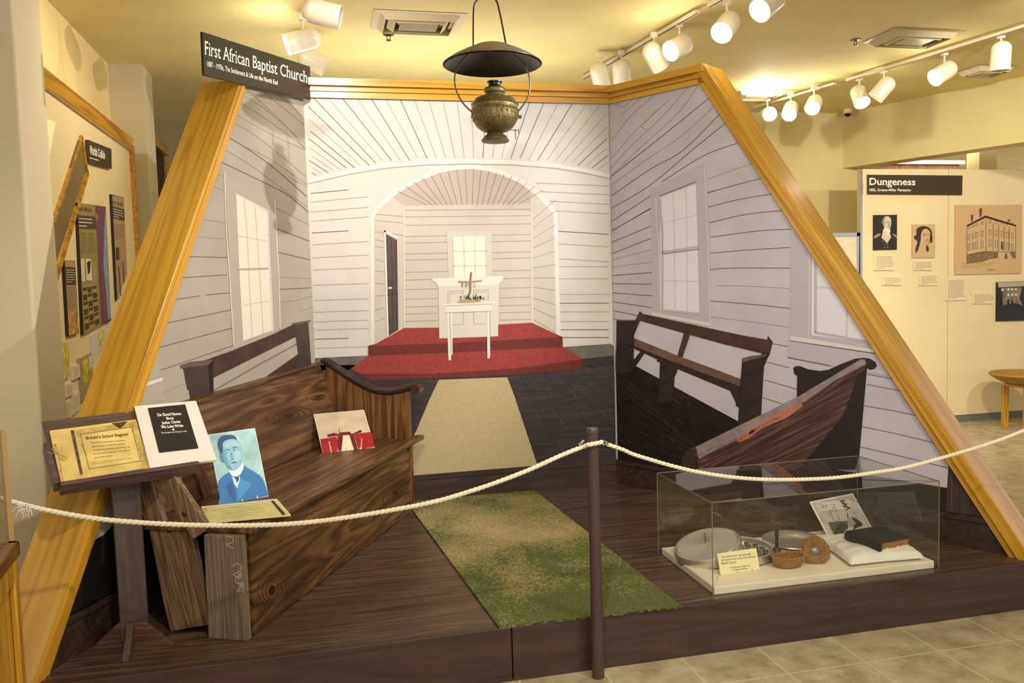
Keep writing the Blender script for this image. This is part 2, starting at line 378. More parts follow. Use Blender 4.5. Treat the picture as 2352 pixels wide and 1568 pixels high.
ln1 = plain('print_line_light', (140, 128, 118), .6); ln2 = plain('print_line_dark', (84, 72, 66), .6)
cas_m = plain('print_casing_white', (190, 182, 172), .5); casR_m = plain('print_casing_lavender', (180, 173, 180), .5); casL_m = plain('print_casing_grey', (168, 160, 146), .5)
trimw = plain('print_trim_white', (208, 203, 196), .5); panew = plain('print_pane', (222, 212, 196), .5); paneR = plain('print_pane_lavender', (216, 213, 218), .5)
munt = plain('print_muntin', (200, 182, 152), .6); muntR = plain('print_muntin_grey', (196, 190, 194), .6)
red1 = plain('print_red_carpet_tread', (140, 48, 42), .8, .10, 60); red2 = plain('print_red_carpet_riser', (98, 31, 28), .8, .12, 60)
pdark = plain('print_pew_dark', (38, 26, 22), .6, .25, 20); pmid = plain('print_pew_brown', (62, 40, 32), .6, .2, 14); plite = plain('print_pew_light', (96, 72, 60), .6, .2, 12)
pflr = wood('print_floor', [(.3, (36, 27, 26)), (.6, (54, 42, 40)), (.85, (74, 60, 54))], (1, 0, 0), (0, 0, 1), .4, 1.2, 20, .2, .02)
pflrR = plain('print_floor_right', (28, 20, 19), .4, .35, 14)
prug = plain('print_tan_rug', (176, 158, 116), .8, .06, 160)
pgrey = plain('print_grey_floor', (96, 88, 80), .6, .15, 10)
e = .0006
# back panel
muB = thing('church_mural_panel', (.9, 5.08, .38), 'wide centre mural panel printed with a white church interior and red altar steps', 'mural', 'photo mural panels of the church interior')
tb = V((0, 0, 2.70))
g = G(); g.prism([zz(BL, .378), zz(BR, .378), zz(BR, 2.74), zz(BL, 2.74)], (0, .04, 0)); obj('panel_board', g, prB, muB)
ARC = T(700, 0, 2.904, [(20, 1195), (300, 1130), (540, 1090), (830, 1068), (1090, 1063), (1370, 1068), (1680, 1092), (1860, 1122), (2045, 1162)])
flat('printed_ceiling', PB, [(706, 204), (1399, 208)]+ARC[::-1], prBc, muB, e)
def arcy(x):
    for a, b in zip(ARC[:-1], ARC[1:]):
        if a[0] <= x <= b[0]: return a[1]+(b[1]-a[1])*(x-a[0])/(b[0]-a[0])
    return ARC[0][1] if x < ARC[0][0] else ARC[-1][1]
dk, lt = [], []; rnd = random.Random(3)
for k in range(-26, 17):
    if k == 0: xb, xt = 1088, 1081
    xb = 700+(1127+61.5*k)/2.904; xt = 700+(1107+(100 if k < 0 else 105)*k)/2.904; yb = 366; yt = 206
    sl = (xb-xt)/(yb-yt)
    pts = []
    for i in range(41):
        y = yt+(430-yt)*i/40; x = xt+sl*(y-yt)
        if 708 < x < 1397 and y < arcy(x)-2: pts.append((x, y))
    if len(pts) > 1:
        (dk if rnd.random() < .5 else lt).append([pts[0], pts[-1]])
strokes('printed_board_lines', PB, dk, 1.5, ln2, muB, 2*e); strokes('printed_board_lines', PB, lt, 1.1, ln1, muB, 2*e)
# siding either side of the arch
ls, ld = [], []
for i, y in enumerate([444, 464, 487, 508, 535, 562, 592, 620, 655, 690, 717, 739, 758, 779, 800]):
    s_ = -.16+.02*i if i < 9 else 0; a, b = (714+(y-444)*.03, y), (846, y+s_*60-4)
    if rnd.random() < .7: ls.append([a, (780, (a[1]+b[1])/2), b])
    else: ld.append([a, (800, a[1]+(b[1]-a[1])*.6)])
for i, y in enumerate([420, 440, 462, 484, 531, 560, 594, 612, 640, 676, 696, 716, 738, 757, 775]):
    a, b = (1284 if y > 484 else 1215+(y-400)*.75, y), (1398, y+(7 if y < 600 else 0))
    (ld if rnd.random() < .3 else ls).append([a, b])
strokes('printed_siding_lines', PB, ls, 1.2, ln1, muB, e*2); strokes('printed_siding_lines', PB, ld, 1.6, ln2, muB, e*2)
ctop = [(x, y) for x, y in ARC]; flat('printed_cornice', PB, ctop+[(x, y+9) for x, y in ARC[::-1]], trimw, muB, e*3)
strokes('printed_cornice_line', PB, [[(x, y+11) for x, y in ARC]], 1.2, ln1, muB, e*3)
arch = [(850, 845), (850, 492), (868, 468), (896, 442), (930, 420), (965, 403), (1010, 386), (1050, 379), (1085, 378), (1120, 383), (1160, 394), (1200, 411), (1235, 437), (1262, 464), (1280, 488), (1288, 772)]
inn = [(860, 845), (859, 500), (874, 478), (902, 452), (935, 430), (968, 413), (1012, 396), (1050, 389), (1085, 388), (1118, 392), (1156, 403), (1194, 420), (1228, 445), (1254, 472), (1271, 493), (1278, 772)]
flat('printed_arch_band', PB, arch+inn[::-1], trimw, muB, e*4)
flat('printed_niche_wall', PB, inn, prN, muB, e*3)
flat('printed_niche_ceiling', PB, [(928, 472), (905, 452), (935, 430), (968, 413), (1012, 396), (1050, 389), (1085, 388), (1118, 392), (1156, 403), (1194, 420), (1219, 440), (1219, 466)], prNc, muB, e*4)
fan = []
for k in range(-11, 11):
    xt = 1088+k*17.5+ (k*2 if k < 0 else 0); xb = 1085+k*11.6
    t = abs(xt-1080)/230; yt = 390+95*t**2.1
    if 905 < xt < 1250: fan.append([(xt, yt), (max(930, min(1218, xb)), 470)])
strokes('printed_board_lines', PB, fan, 1.1, plain('print_line_rose', (128, 92, 78), .6), muB, e*5)
nl = []
for y in [481, 496, 515, 540, 555, 580, 594, 622, 640, 662, 684, 702, 718, 735]:
    r = rnd.random(); sp = (1030, 1128) if 530 < y < 640 else ((1005, 1146) if y >= 640 else None)
    if sp: nl.append([(930, y+3), (sp[0], y+1)]); nl.append([(sp[1], y), (1219, y-2)])
    else: nl.append([(930, y+2), (1219, y-1)])
for k, (y0, y1) in enumerate([(498, 505), (512, 520), (538, 548), (556, 562), (572, 576), (600, 602), (628, 624), (656, 652), (686, 678), (718, 706), (745, 730)]): nl.append([(862, y0-6), (884 if 540 < y0 else 926, y1-8 if y1 < 600 else y1)])
for k, y in enumerate([500, 520, 545, 568, 592, 616, 640, 662, 688, 712, 738]): nl.append([(1224, y+(600-y)*.04), (1276, y+(y-640)*.28-2)])
strokes('printed_niche_lines', PB, nl, 1.1, ln1, muB, e*5)
strokes('printed_niche_corner', PB, [[(928, 470), (929, 752)], [(1220, 465), (1223, 742)]], 2, plain('print_corner', (222, 208, 192), .6), muB, e*6)
flat('printed_door', PB, [(886, 537), (912, 551), (915, 757), (893, 771)], plain('print_door', (66, 46, 42), .5, .15, 20), muB, e*6)
strokes('printed_door_panels', PB, [[(899, 548), (903, 760)], [(889, 678), (914, 672)], [(908, 552), (911, 756)]], 1.2, pdark, muB, e*7)
strokes('printed_door_casing', PB, [[(884, 528), (891, 772)], [(882, 530), (914, 546)]], 4, trimw, muB, e*7)
flat('printed_door_knob', PB, ell(896, 661, 5, 2.2), plain('print_knob', (190, 190, 190), .4), muB, e*8)
flat('printed_window_casing', PB, [(1026, 533), (1129, 531), (1131, 640), (1030, 640)], cas_m, muB, e*6)
pw = flat('printed_window', PB, [(1040, 543), (1115, 542), (1117, 640), (1043, 640)], panew, muB, e*7)
strokes('muntins', PB, [[(1065, 543), (1067, 640)], [(1090, 543), (1092, 640)], [(1041, 577), (1116, 576)], [(1042, 611), (1117, 610)], [(1040, 543), (1043, 640)], [(1115, 542), (1117, 640)]], 1.8, munt, pw, e*8)
# steps
flat('printed_floor_grey', PB, [(722, 822), (848, 816), (800, 850), (722, 850)], pgrey, muB, e*2)
flat('printed_floor_grey', PB, [(1290, 797), (1402, 789), (1418, 800), (1418, 816), (1336, 826)], pgrey, muB, e*2)
flat('printed_step_dark', PB, [(1336, 824), (1419, 815), (1419, 838), (1336, 846)], pdark, muB, e*3)
flat('printed_floor', PB, [(722, 838), (1000, 838), (1336, 832), (1419, 828), (1424, 1110), (725, 1116)], pflr, muB, e*2)
fl_ = [[(1170+i*26, 866-i*4), (1236+i*66, 1070)] for i in range(1, 10)]
fl_ = [[a, b if b[0] < 1416 else (1416, a[1]+(b[1]-a[1])*(1416-a[0])/(b[0]-a[0]))] for a, b in fl_]
fl_ += [[(990-i*22, 874), (930-i*60, 1000)] for i in range(1, 5)]
strokes('printed_floor_lines', PB, fl_, 1.3, plain('print_floor_gap', (16, 12, 12), .6), muB, e*3)
strokes('printed_floor_scratches', PB, [[(a, b_), (a+9, b_+12)] for a, b_ in [(rnd.uniform(1190, 1400), rnd.uniform(880, 1040)) for _ in range(10)]], .7, plain('print_scratch', (100, 84, 72), .6), muB, e*3)
flat('printed_aisle_rug', PB, [(1008, 872), (1165, 866), (1180, 905), (1205, 980), (1233, 1064), (1236, 1112), (905, 1112), (930, 1040), (958, 985), (985, 920)], prug, muB, e*4)
st = flat('printed_altar_steps', PB, [(847, 793), (864, 789), (928, 753), (1010, 752), (1222, 741), (1286, 771), (1292, 773), (1293, 797), (1338, 824), (1336, 845), (1180, 860), (850, 873), (806, 846), (846, 817)], red1, muB, e*6)
flat('printed_step_riser', PB, [[(846, 794), (1010, 789), (1292, 773), (1293, 797), (1000, 811), (846, 817)], [(808, 848), (830, 858), (1000, 858), (1180, 846), (1338, 825), (1336, 846), (1180, 861), (850, 874)]], red2, st, e*7)
# pulpit and table
pu = flat('printed_pulpit', PB, [(1007, 655), (1146, 652), (1144, 772), (1009, 777)], plain('print_pulpit_white', (196, 190, 178), .5), muB, e*8)
flat('top', PB, [(993, 639), (1155, 634), (1156, 641), (1147, 650), (1145, 655), (1006, 657), (1001, 648), (993, 645)], trimw, pu, e*9)
q9 = plain('print_panel_line', (130, 124, 112), .6)
strokes('panel_lines', PB, [T(980, 600, 6.535, a) for a in ([(320, 700), (320, 450), (550, 440), (550, 620)], [(705, 620), (705, 435), (925, 430), (925, 600)], [(385, 950), (555, 945), (552, 760)], [(705, 760), (710, 940), (910, 935), (905, 760)], [(350, 620), (350, 480), (530, 470)], [(735, 600), (735, 465), (895, 460)])], .9, q9, pu, e*9)
tb_ = flat('printed_table', PB, T(980, 600, 6.535, [(210, 655), (270, 640), (1030, 600), (1030, 622), (975, 640), (975, 745), (950, 752), (950, 1130), (955, 1380), (948, 1455), (912, 1460), (905, 755), (385, 770), (390, 1400), (370, 1405), (365, 1485), (328, 1487), (300, 780), (275, 772), (270, 668), (212, 662)]), plain('print_table_white', (208, 203, 192), .5), muB, e*10)
strokes('shadow_line', PB, [T(980, 600, 6.535, a) for a in ([(275, 668), (975, 640)], [(345, 780), (372, 1400)], [(948, 760), (955, 1380)], [(280, 772), (975, 748)])], 1.0, q9, tb_, e*11)
cr = flat('printed_cross', PB, [T(980, 600, 6.535, a) for a in ([(655, 160), (683, 160), (670, 300), (668, 400), (665, 460), (640, 540), (612, 540), (638, 440), (640, 300)],)][0], plain('print_cross_wood', (136, 94, 62), .6), muB, e*12)
flat('crossbar', PB, T(980, 600, 6.535, [(475, 292), (640, 298), (828, 282), (828, 303), (640, 320), (478, 318)]), plain('print_crossbar', (166, 118, 72), .6), cr, e*13)
flat('base', PB, T(980, 600, 6.535, [(485, 575), (640, 572), (790, 568), (820, 600), (640, 622), (482, 622)]), plain('print_cross_base', (176, 138, 92), .6), cr, e*13)
lv = [T(980, 600, 6.535, [(x, y), (x+rnd.uniform(-18, 18), y-rnd.uniform(15, 55))]) for x, y in [(rnd.uniform(510, 870), rnd.uniform(550, 590)) for _ in range(34)]]
strokes('greenery', PB, lv, 1.3, plain('print_leaf', (52, 62, 42), .7), cr, e*14)
strokes('moss', PB, [T(980, 600, 6.535, [(x, 320), (x+rnd.uniform(-12, 12), 320+rnd.uniform(30, 90))]) for x in [rnd.uniform(520, 750) for _ in range(22)]], .6, plain('print_moss', (148, 142, 96), .7), cr, e*14)

# left panel
def lt_poly(off, zt=2.69):
    a = PLn.at(538, 193, off); b = PLn.at(122, 1431, off); d = (b-a)/(b.z-a.z)
    return a+d*(zt-a.z), a+d*(.378-a.z)
muL = thing('church_mural_panel', (-.5, 4.1, .38), 'left mural panel with sloping front edge, printed with a window and a dark pew end', 'mural', 'photo mural panels of the church interior')
a, b_ = lt_poly(0)
g = G(); g.prism([zz(BL, .378), b_, a, zz(BL, 2.74)], -nL*.04); obj('panel_board', g, prL, muL)
A1 = lambda p: T(0, 0, 2.904, p); A2 = lambda p: T(0, 500, 2.904, p); A3 = lambda p: T(320, 640, 5.113, p)
dk = [A1(p) for p in ([(1475, 885), (1600, 960), (1750, 1060), (1900, 1180), (2045, 1310)], [(1412, 1050), (1560, 1120), (1790, 1230), (1920, 1300), (2062, 1418)], [(1510, 820), (1525, 830)])]
dk += [A2(p) for p in ([(1180, 257), (1515, 265)], [(1130, 405), (1515, 380)], [(1070, 560), (1335, 520)], [(1375, 515), (1530, 500)], [(1050, 715), (1535, 615)], [(1060, 865), (1545, 735)], [(1075, 1015), (1560, 850)], [(1840, 70), (2062, 155)], [(1845, 228), (2068, 280)], [(1860, 478), (2075, 467)])]
lt = [A1(p) for p in ([(1530, 738), (1830, 905), (2040, 1000)], [(1450, 970), (1640, 1080), (1780, 1180), (2050, 1380)], [(1350, 1222), (1490, 1268)], [(1385, 1145), (1500, 1178)], [(1265, 1450), (1500, 1485)], [(1835, 1385), (2065, 1500)], [(1560, 605), (1760, 720), (2040, 960)], [(1640, 590), (1900, 830), (2040, 1000)], [(1720, 580), (2040, 840)], [(1830, 600), (2045, 800)], [(1570, 660), (1800, 810), (2040, 985)], [(1500, 790), (1700, 900), (2045, 1180)], [(1640, 980), (1800, 1060), (2050, 1230)], [(1930, 1180), (2055, 1250)])]
lt += [A2(p) for p in ([(1240, 120), (1500, 140)], [(1855, 395), (2075, 405)], [(1860, 562), (2000, 545), (2085, 520)], [(1090, 1165), (1235, 1105)], [(2000, 620), (2085, 600)], [(2085, 740), (2100, 728)])]
smq = lambda A: [sm(l_, 5) if len(l_) > 2 else l_ for l_ in A]
strokes('printed_siding_lines', PLn, smq(dk), 1.4, ln2, muL, e*2); strokes('printed_siding_lines', PLn, smq(lt), 1.0, ln1, muL, e*2)
wl = flat('printed_window', PLn, A1([(1500, 1160), (1832, 1340), (1845, 1568)])+A3([(1650, 570), (1590, 645), (1120, 830), (1105, 780), (1062, 0)]), casL_m, muL, e*3)
strokes('casing_edge', PLn, [A1([(1497, 1150), (1512, 1568)])+A3([(1062, 0), (1110, 790)]), A1([(1833, 1340), (1845, 1568)])+A3([(1640, 0), (1655, 570)])], 2.2, trimw, wl, e*4)
flat('pane', PLn, A1([(1575, 1300), (1780, 1410), (1785, 1568)])+A3([(1530, 0), (1560, 605), (1220, 730), (1180, 0)]), panew, wl, e*4)
strokes('muntins', PLn, [A2([(1592, 340), (1785, 335)]), A2([(1605, 585), (1795, 555)]), A2([(1585, 120), (1780, 155)]), A1([(1630, 1330), (1650, 1568)])+A3([(1290, 0), (1328, 690)]), A1([(1700, 1370), (1715, 1568)])+A3([(1418, 0), (1455, 640)])], 1.6, munt, wl, e*5)
strokes('sash', PLn, [A1([(1575, 1295), (1785, 1405), (1790, 1568)])+A3([(1540, 0), (1570, 610)])], 3.5, trimw, wl, e*5)
strokes('meeting_rail', PLn, [A2([(1588, 345), (1788, 338)])], 4.5, plain('print_rail_grey', (168, 160, 146), .6), wl, e*6)
w2 = flat('printed_window', PLn, A3([(190, 450), (250, 1150), (75, 1215), (0, 1240), (-240, 1290), (-200, 960), (0, 930), (150, 540)]), casL_m, muL, e*3)
flat('pane', PLn, A3([(-260, 1000), (40, 890), (70, 1215), (-300, 1290)]), panew, w2, e*4)
strokes('sash', PLn, [A3([(45, 880), (72, 1215)])], 5, trimw, w2, e*5)
flat('sill', PLn, A3([(-330, 1330), (0, 1245), (275, 1155), (275, 1197), (0, 1292), (-330, 1370)]), trimw, w2, e*5)
flat('apron', PLn, A3([(-330, 1370), (0, 1300), (275, 1215), (285, 1430), (150, 1475), (-330, 1560)]), casL_m, w2, e*4)
flat('printed_floor', PLn, [(120, 1290), (177, 1263), (238, 1228), (330, 1130), (520, 1000), (722, 832), (731, 1115), (400, 1290), (118, 1440)], plain('print_floor_left', (20, 15, 14), .5, .3, 10), muL, e*3)
pL = flat('printed_pew', PLn, A3([(520, 1050), (810, 1010), (865, 960), (855, 1170), (1840, 680), (1870, 880), (1500, 1140), (1400, 1500), (1920, 1500), (2020, 1000), (1985, 515), (1800, 540), (1570, 650), (1100, 840), (790, 950), (490, 1012), (510, 1048)]), pmid, muL, e*5)
for q in [A3([(520, 1050), (810, 1010), (838, 1500), (620, 1500), (585, 1305), (568, 1300)]), A3([(1800, 520), (1985, 510), (2020, 1000), (2020, 1300), (1900, 1300), (1870, 880), (1840, 680), (1825, 560)])]: flat('end_panel', PLn, q, plain('print_pew_end', (58, 46, 38), .6, .15, 10), pL, e*6)
flat('end_edge', PLn, A3([(810, 1010), (865, 955), (878, 1500), (838, 1500)]), dark_m, pL, e*7)
for q in [A3([(485, 1012), (600, 975), (865, 948), (862, 975), (810, 1012), (490, 1050)]), A3([(1800, 520), (2012, 485), (2012, 503), (1985, 515), (1805, 545)])]: flat('end_cap', PLn, q, plain('print_pew_cap', (92, 78, 68), .6), pL, e*7)
strokes('wall_line', PLn, [A3([(880, 1310), (1400, 1010), (1850, 765)])], 1.6, ln2, pL, e*7)

# right panel
a = PR.at(1622, 184); c2 = PR.at(2350, 1280); d = (c2-a)/(c2.z-a.z); rt_, rb_ = a+d*(2.74-a.z), a+d*(.378-a.z)
muR = thing('church_mural_panel', (2.45, 4.15, .38), 'right mural panel with sloping edge, printed with two dark pews below lavender-white siding', 'mural', 'photo mural panels of the church interior')
g = G(); g.prism([zz(BR, .378), rb_, rt_, zz(BR, 2.74)], -nR*.04); obj('panel_board', g, prR, muR)
C3 = lambda p: T(1400, 0, 2.4706, p); C4 = lambda p: T(1400, 500, 2.4706, p); C5 = lambda p: T(1400, 690, 5.0575, p); C6 = lambda p: T(1560, 780, 4.704, p)
lt = [C3(p) for p in ([(95, 520), (35, 595), (85, 610), (188, 505)], [(270, 620), (178, 720), (215, 738)], [(345, 560), (150, 740), (10, 900)], [(440, 500), (300, 660), (120, 830), (8, 955)], [(500, 490), (380, 650), (150, 860), (8, 1000)], [(300, 500), (120, 660), (12, 800)], [(240, 500), (60, 660)])]
lt += [C3(p) for p in ([(12, 1050), (210, 905), (410, 770), (600, 595)], [(560, 1015), (740, 950), (850, 920)], [(555, 1090), (600, 1078)])]
dk = [C3(p) for p in ([(10, 1000), (200, 850), (400, 690), (560, 560)], [(12, 1110), (230, 960), (420, 850), (640, 630)], [(12, 1180), (230, 1050), (470, 850), (680, 680)], [(12, 1255), (235, 1110)], [(12, 1310), (235, 1180)], [(300, 1030), (540, 880), (762, 800)], [(555, 1095), (730, 1045), (905, 1000)], [(560, 1175), (740, 1130), (972, 1093)], [(560, 1265), (780, 1215), (1030, 1190)])]
lt += [C4(p) for p in ([(600, 385), (800, 388), (1028, 402)], [(570, 563), (800, 590), (1020, 622)], [(10, 240), (245, 178)], [(10, 280), (248, 250)], [(865, 1110), (890, 1118)])]
dk += [C4(p) for p in ([(560, 112), (840, 75), (1030, 65)], [(560, 202), (780, 183), (1030, 168)], [(570, 295), (690, 285), (1028, 285)], [(570, 472), (800, 490), (1025, 514)], [(930, 715), (1012, 730)], [(890, 818), (1018, 850)], [(880, 920), (1062, 972)], [(870, 1020), (1000, 1062)], [(1465, 888), (1690, 930)], [(1460, 945), (1735, 998)], [(1445, 1066), (1640, 1100), (1832, 1144)], [(1435, 1185), (1650, 1230), (1902, 1292)], [(1425, 1300), (1650, 1352), (1925, 1420)], [(10, 75), (240, -55)], [(10, 140), (240, 45)], [(10, 205), (245, 112)], [(10, 328), (248, 310)], [(10, 373), (248, 377)], [(10, 425), (248, 443)], [(10, 475), (240, 510)], [(10, 525), (180, 558)], [(10, 570), (60, 582)])]
strokes('printed_siding_lines', PR, smq(dk), 1.4, ln2, muR, e*2); strokes('printed_siding_lines', PR, smq(lt[2:])+lt[:2], 1.0, ln1, muR, e*2)
wr = flat('printed_window', PR, C3([(232, 1100), (235, 1075), (540, 920), (548, 935), (556, 1200)])+C4([(570, 50), (570, 612), (245, 545)]), casR_m, muR, e*3)
strokes('casing_edge', PR, [C3([(540, 930), (553, 1265)])+C4([(560, 110), (570, 600)]), C3([(262, 1120), (268, 1300)])+C4([(278, 100), (290, 538)])], 2.0, trimw, wr, e*4)
flat('pane', PR, C3([(287, 1112), (490, 1035)])+C4([(510, 545), (290, 515)]), paneR, wr, e*4)
strokes('muntins', PR, [C3([(360, 1085), (366, 1235)])+C4([(372, 525)]), C3([(432, 1058), (438, 1235)])+C4([(440, 535)]), C3([(300, 1265), (495, 1220)]), C4([(305, 358), (508, 360)])], 2.0, muntR, wr, e*5)
strokes('sash', PR, [C3([(287, 1112), (490, 1035)]), C4([(300, 195), (505, 165)]), C4([(295, 522), (510, 545)]), C3([(283, 1120), (300, 1320)])+C4([(300, 515)])], 5, casR_m, wr, e*6)
strokes('sash_shadow', PR, [C3([(285, 1112), (490, 1030)]), C4([(305, 205), (505, 178)])], 1.5, ln2, wr, e*7)
flat('sill', PR, C4([(240, 535), (575, 598), (572, 615), (240, 552)]), trimw, wr, e*5)
w2 = flat('printed_window', PR, C3([(1030, 1190)])+C4([(1600, 760), (1020, 680), (1030, 0)])+C3([(1110, 1310)]), casR_m, muR, e*3)
flat('pane', PR, C4([(1150, 80), (1600, 600), (1640, 730), (1145, 665)]), paneR, w2, e*4)
strokes('muntins', PR, [C4([(1350, 330), (1345, 680)]), C4([(1175, 395), (1420, 405)]), C4([(1135, 60), (1130, 680)])], 4, muntR, w2, e*5)
strokes('sash', PR, [C4([(1170, 100), (1168, 650), (1650, 735)])], 6, casR_m, w2, e*6)
flat('sill', PR, C4([(1025, 668), (1600, 762), (1610, 782), (1025, 695)]), trimw, w2, e*7)
flat('apron', PR, C4([(1015, 695), (1610, 785), (1660, 850), (1630, 925), (1590, 900), (1250, 838), (1012, 790)]), casR_m, w2, e*6)
strokes('apron_line', PR, [C4([(1012, 792), (1250, 838)]), C4([(1025, 697), (1600, 785)])], 1.6, ln2, w2, e*7)
flat('printed_floor', PR, [(1414, 838), (1460, 840), (1695, 967), (1900, 1075), (2187, 1122), (2187, 1176), (2300, 1200), (1420, 1090)], pflrR, muR, e*3)
strokes('printed_floor_lines', PR, [[(1418+i*10, 850+i*28), (1560+i*34, 1000+i*22)] for i in range(7)], 1.2, plain('print_floor_line', (54, 42, 38), .6), muR, e*4)
strokes('printed_floor_scratches', PR, [[(a, b), (a+rnd.uniform(3, 14), b+rnd.uniform(4, 14))] for a, b in [(rnd.uniform(1420, 1600), rnd.uniform(900, 1030)) for _ in range(12)]], .7, plain('print_scratch', (134, 112, 92), .6), muR, e*4)
flat('printed_floor_step', PR, [(1414, 800), (1417, 815), (1417, 845), (1413, 850)], pgrey, muR, e*4)
flat('printed_wood_post', PR, [(2182, 1020), (2200, 1022), (2300, 1190), (2290, 1195), (2172, 1174)], wood('print_post_grain', [(.3, (40, 28, 28)), (.6, (66, 50, 48)), (.85, (130, 112, 104))], (0, 0, 1), (1, 0, 0), .5, .8, 40, .1, .02), muR, e*4)
pe = flat('printed_pew', PR, C5([(350, 120), (390, 155), (900, 265), (1500, 395), (1830, 455), (1840, 410), (1898, 480), (1860, 625), (1765, 612), (1300, 500), (920, 395), (355, 235), (285, 400), (270, 300)]), pmid, muR, e*5)
for q in [C5([(80, 228), (300, 228), (330, 170), (285, 400), (280, 780), (270, 830), (75, 845)]), C5([(1540, 700), (1825, 635), (1795, 760), (1785, 900), (1760, 1350), (1490, 1480), (1510, 1060)])]: flat('end_panel', PR, q, pdark, pe, e*7)
for q in [C5([(78, 222), (305, 225), (303, 238), (80, 238)]), C5([(1535, 675), (1600, 652), (1830, 618), (1818, 645), (1560, 712), (1535, 700)])]: flat('end_cap', PR, q, plite, pe, e*8)
flat('seat', PR, C5([(105, 455), (285, 435), (790, 640), (1300, 825), (1530, 915), (1525, 1000), (720, 705), (270, 520)]), plite, pe, e*6)
flat('seat_edge', PR, C5([(130, 485), (270, 520), (720, 705), (1525, 1000), (1520, 1068), (1395, 1045), (780, 790), (270, 550)]), pdark, pe, e*7)
flat('leg', PR, C5([(550, 685), (790, 785), (785, 830), (755, 890), (740, 1170), (570, 1185), (585, 720), (550, 705)]), pdark, pe, e*6)
flat('strut', PR, [C5([(865, 375), (935, 400), (845, 665), (785, 650)])], pmid, pe, e*7)
for q in [C5([(360, 590), (410, 610), (290, 780), (272, 800), (272, 700)]), C5([(1395, 1040), (1520, 1068), (1505, 1245), (1465, 1222), (1468, 1190)]), C5([(1765, 605), (1862, 620), (1825, 690), (1800, 760), (1770, 700)])]: flat('brace', PR, q, pdark, pe, e*6)
pn = flat('printed_pew', PR, C6([(1232, 310), (1250, 288), (1300, 282), (1400, 322), (1530, 337), (1620, 322), (1750, 260), (1900, 205), (1990, 195), (2060, 203), (2120, 240), (2138, 282), (2110, 315), (2060, 325), (2030, 305), (1945, 1262), (1900, 1400), (1350, 1400), (1270, 640), (1275, 385), (1245, 370)]), plain('print_pew_end_black', (30, 20, 19), .6, .2, 12), muR, e*9)
pbm = wood('print_pew_back', [(.25, (42, 27, 25)), (.55, (80, 54, 48)), (.85, (124, 98, 92))], PR.at(1950, 840)-PR.at(1640, 1010), (0, 0, 1), .45, 1.2, 26, .3, .02)
flat('backrest', PR, C6([(100, 1175), (200, 1150), (700, 900), (1275, 620), (1700, 370), (1960, 210), (2010, 215), (2030, 250), (2000, 330), (1920, 380), (1870, 560), (1750, 850), (1400, 1262), (1300, 1400), (-20, 1430), (10, 1375), (40, 1260)]), pbm, pn, e*10)
flat('rounded_rail', PR, C6([(180, 1155), (700, 900), (1275, 620), (1960, 210), (2010, 218), (2015, 262), (1700, 430), (1400, 640), (700, 1040), (300, 1240), (215, 1290)]), plain('print_pew_rail', (138, 122, 120), .5, .12, 16), pn, e*11)
flat('orange_grain', PR, [C6([(620, 1090), (680, 1020), (900, 900), (1150, 750), (1330, 690), (1335, 720), (1150, 850), (900, 950), (760, 1060), (650, 1110)])], plain('print_orange_grain', (178, 106, 80), .5, .1, 30), pn, e*12)
flat('knot', PR, C6([(750, 1000), (800, 970), (825, 980), (790, 1010), (760, 1025)]), pdark, pn, e*13)
strokes('grain_lines', PR, [C6([(640, 1090), (700, 1050), (880, 930), (1100, 830)]), C6([(1350, 700), (1600, 520), (1900, 330)]), C6([(1400, 640), (1650, 480), (1850, 350)]), C6([(420, 1160), (560, 1090), (640, 1060)]), C6([(300, 1200), (420, 1140)])], 1.1, plain('print_grain', (96, 62, 54), .5), pn, e*13)
flat('end_grain', PR, C6([(10, 1400), (60, 1210), (110, 1178), (160, 1205), (190, 1280), (215, 1400)]), pdark, pn, e*12)
strokes('end_grain_lines', PR, [C6([(40+i*22, 1370), (80+i*15, 1200)]) for i in range(7)], .8, plite, pn, e*13)

# joints between panels
jm = plain('pale_corner_strip', (150, 142, 136), .4)
g = G(); g.tube([zz(BR, .39)+V((-.004, -.006, 0)), zz(BR, 2.7)+V((-.004, -.006, 0))], .0018, 6); obj('corner_strip', g, jm, muB)

# ------------------------------------------------------------------ pine trim
def beamwood(nm, g_): return wood(nm, PINE, g_, (.3, .2, 1), .3, .4, 8, .28, .05, coat=.3)
tw = beamwood('pine_trim_x', (1, 0, 0))
def crown(a, b, n, zb, zt, m, par):
    g = G(); n = -n   # n points away
    def run(z0, z1, p): g.prism([zz(a, z0)-n*p, zz(b, z0)-n*p, zz(b, z1)-n*p, zz(a, z1)-n*p], n*(p+.10))
    h = zt-zb; run(zb, zb+h*.30, .022); run(zb+h*.33, zb+h*.46, .032); run(zb+h*.30, zb+h*.62, .018); run(zb+h*.62, zt, .045)
    return obj('pine_moulding', g, m, par)
crown(V((-.06, 5.08, 0)), V((1.85, 5.08, 0)), nB, 2.69, 2.80, tw, muB)
r_end = PR.at(1622, 170); r_end.z = 0
dR = (FR-BR).normalized(); trm = beamwood('pine_trim_right', dR)
crown(BR, r_end, nR, 2.69, 2.795, trm, muR)
dLL = (FL-BL).normalized(); l_end = PLn.at(538, 193); l_end.z = 0
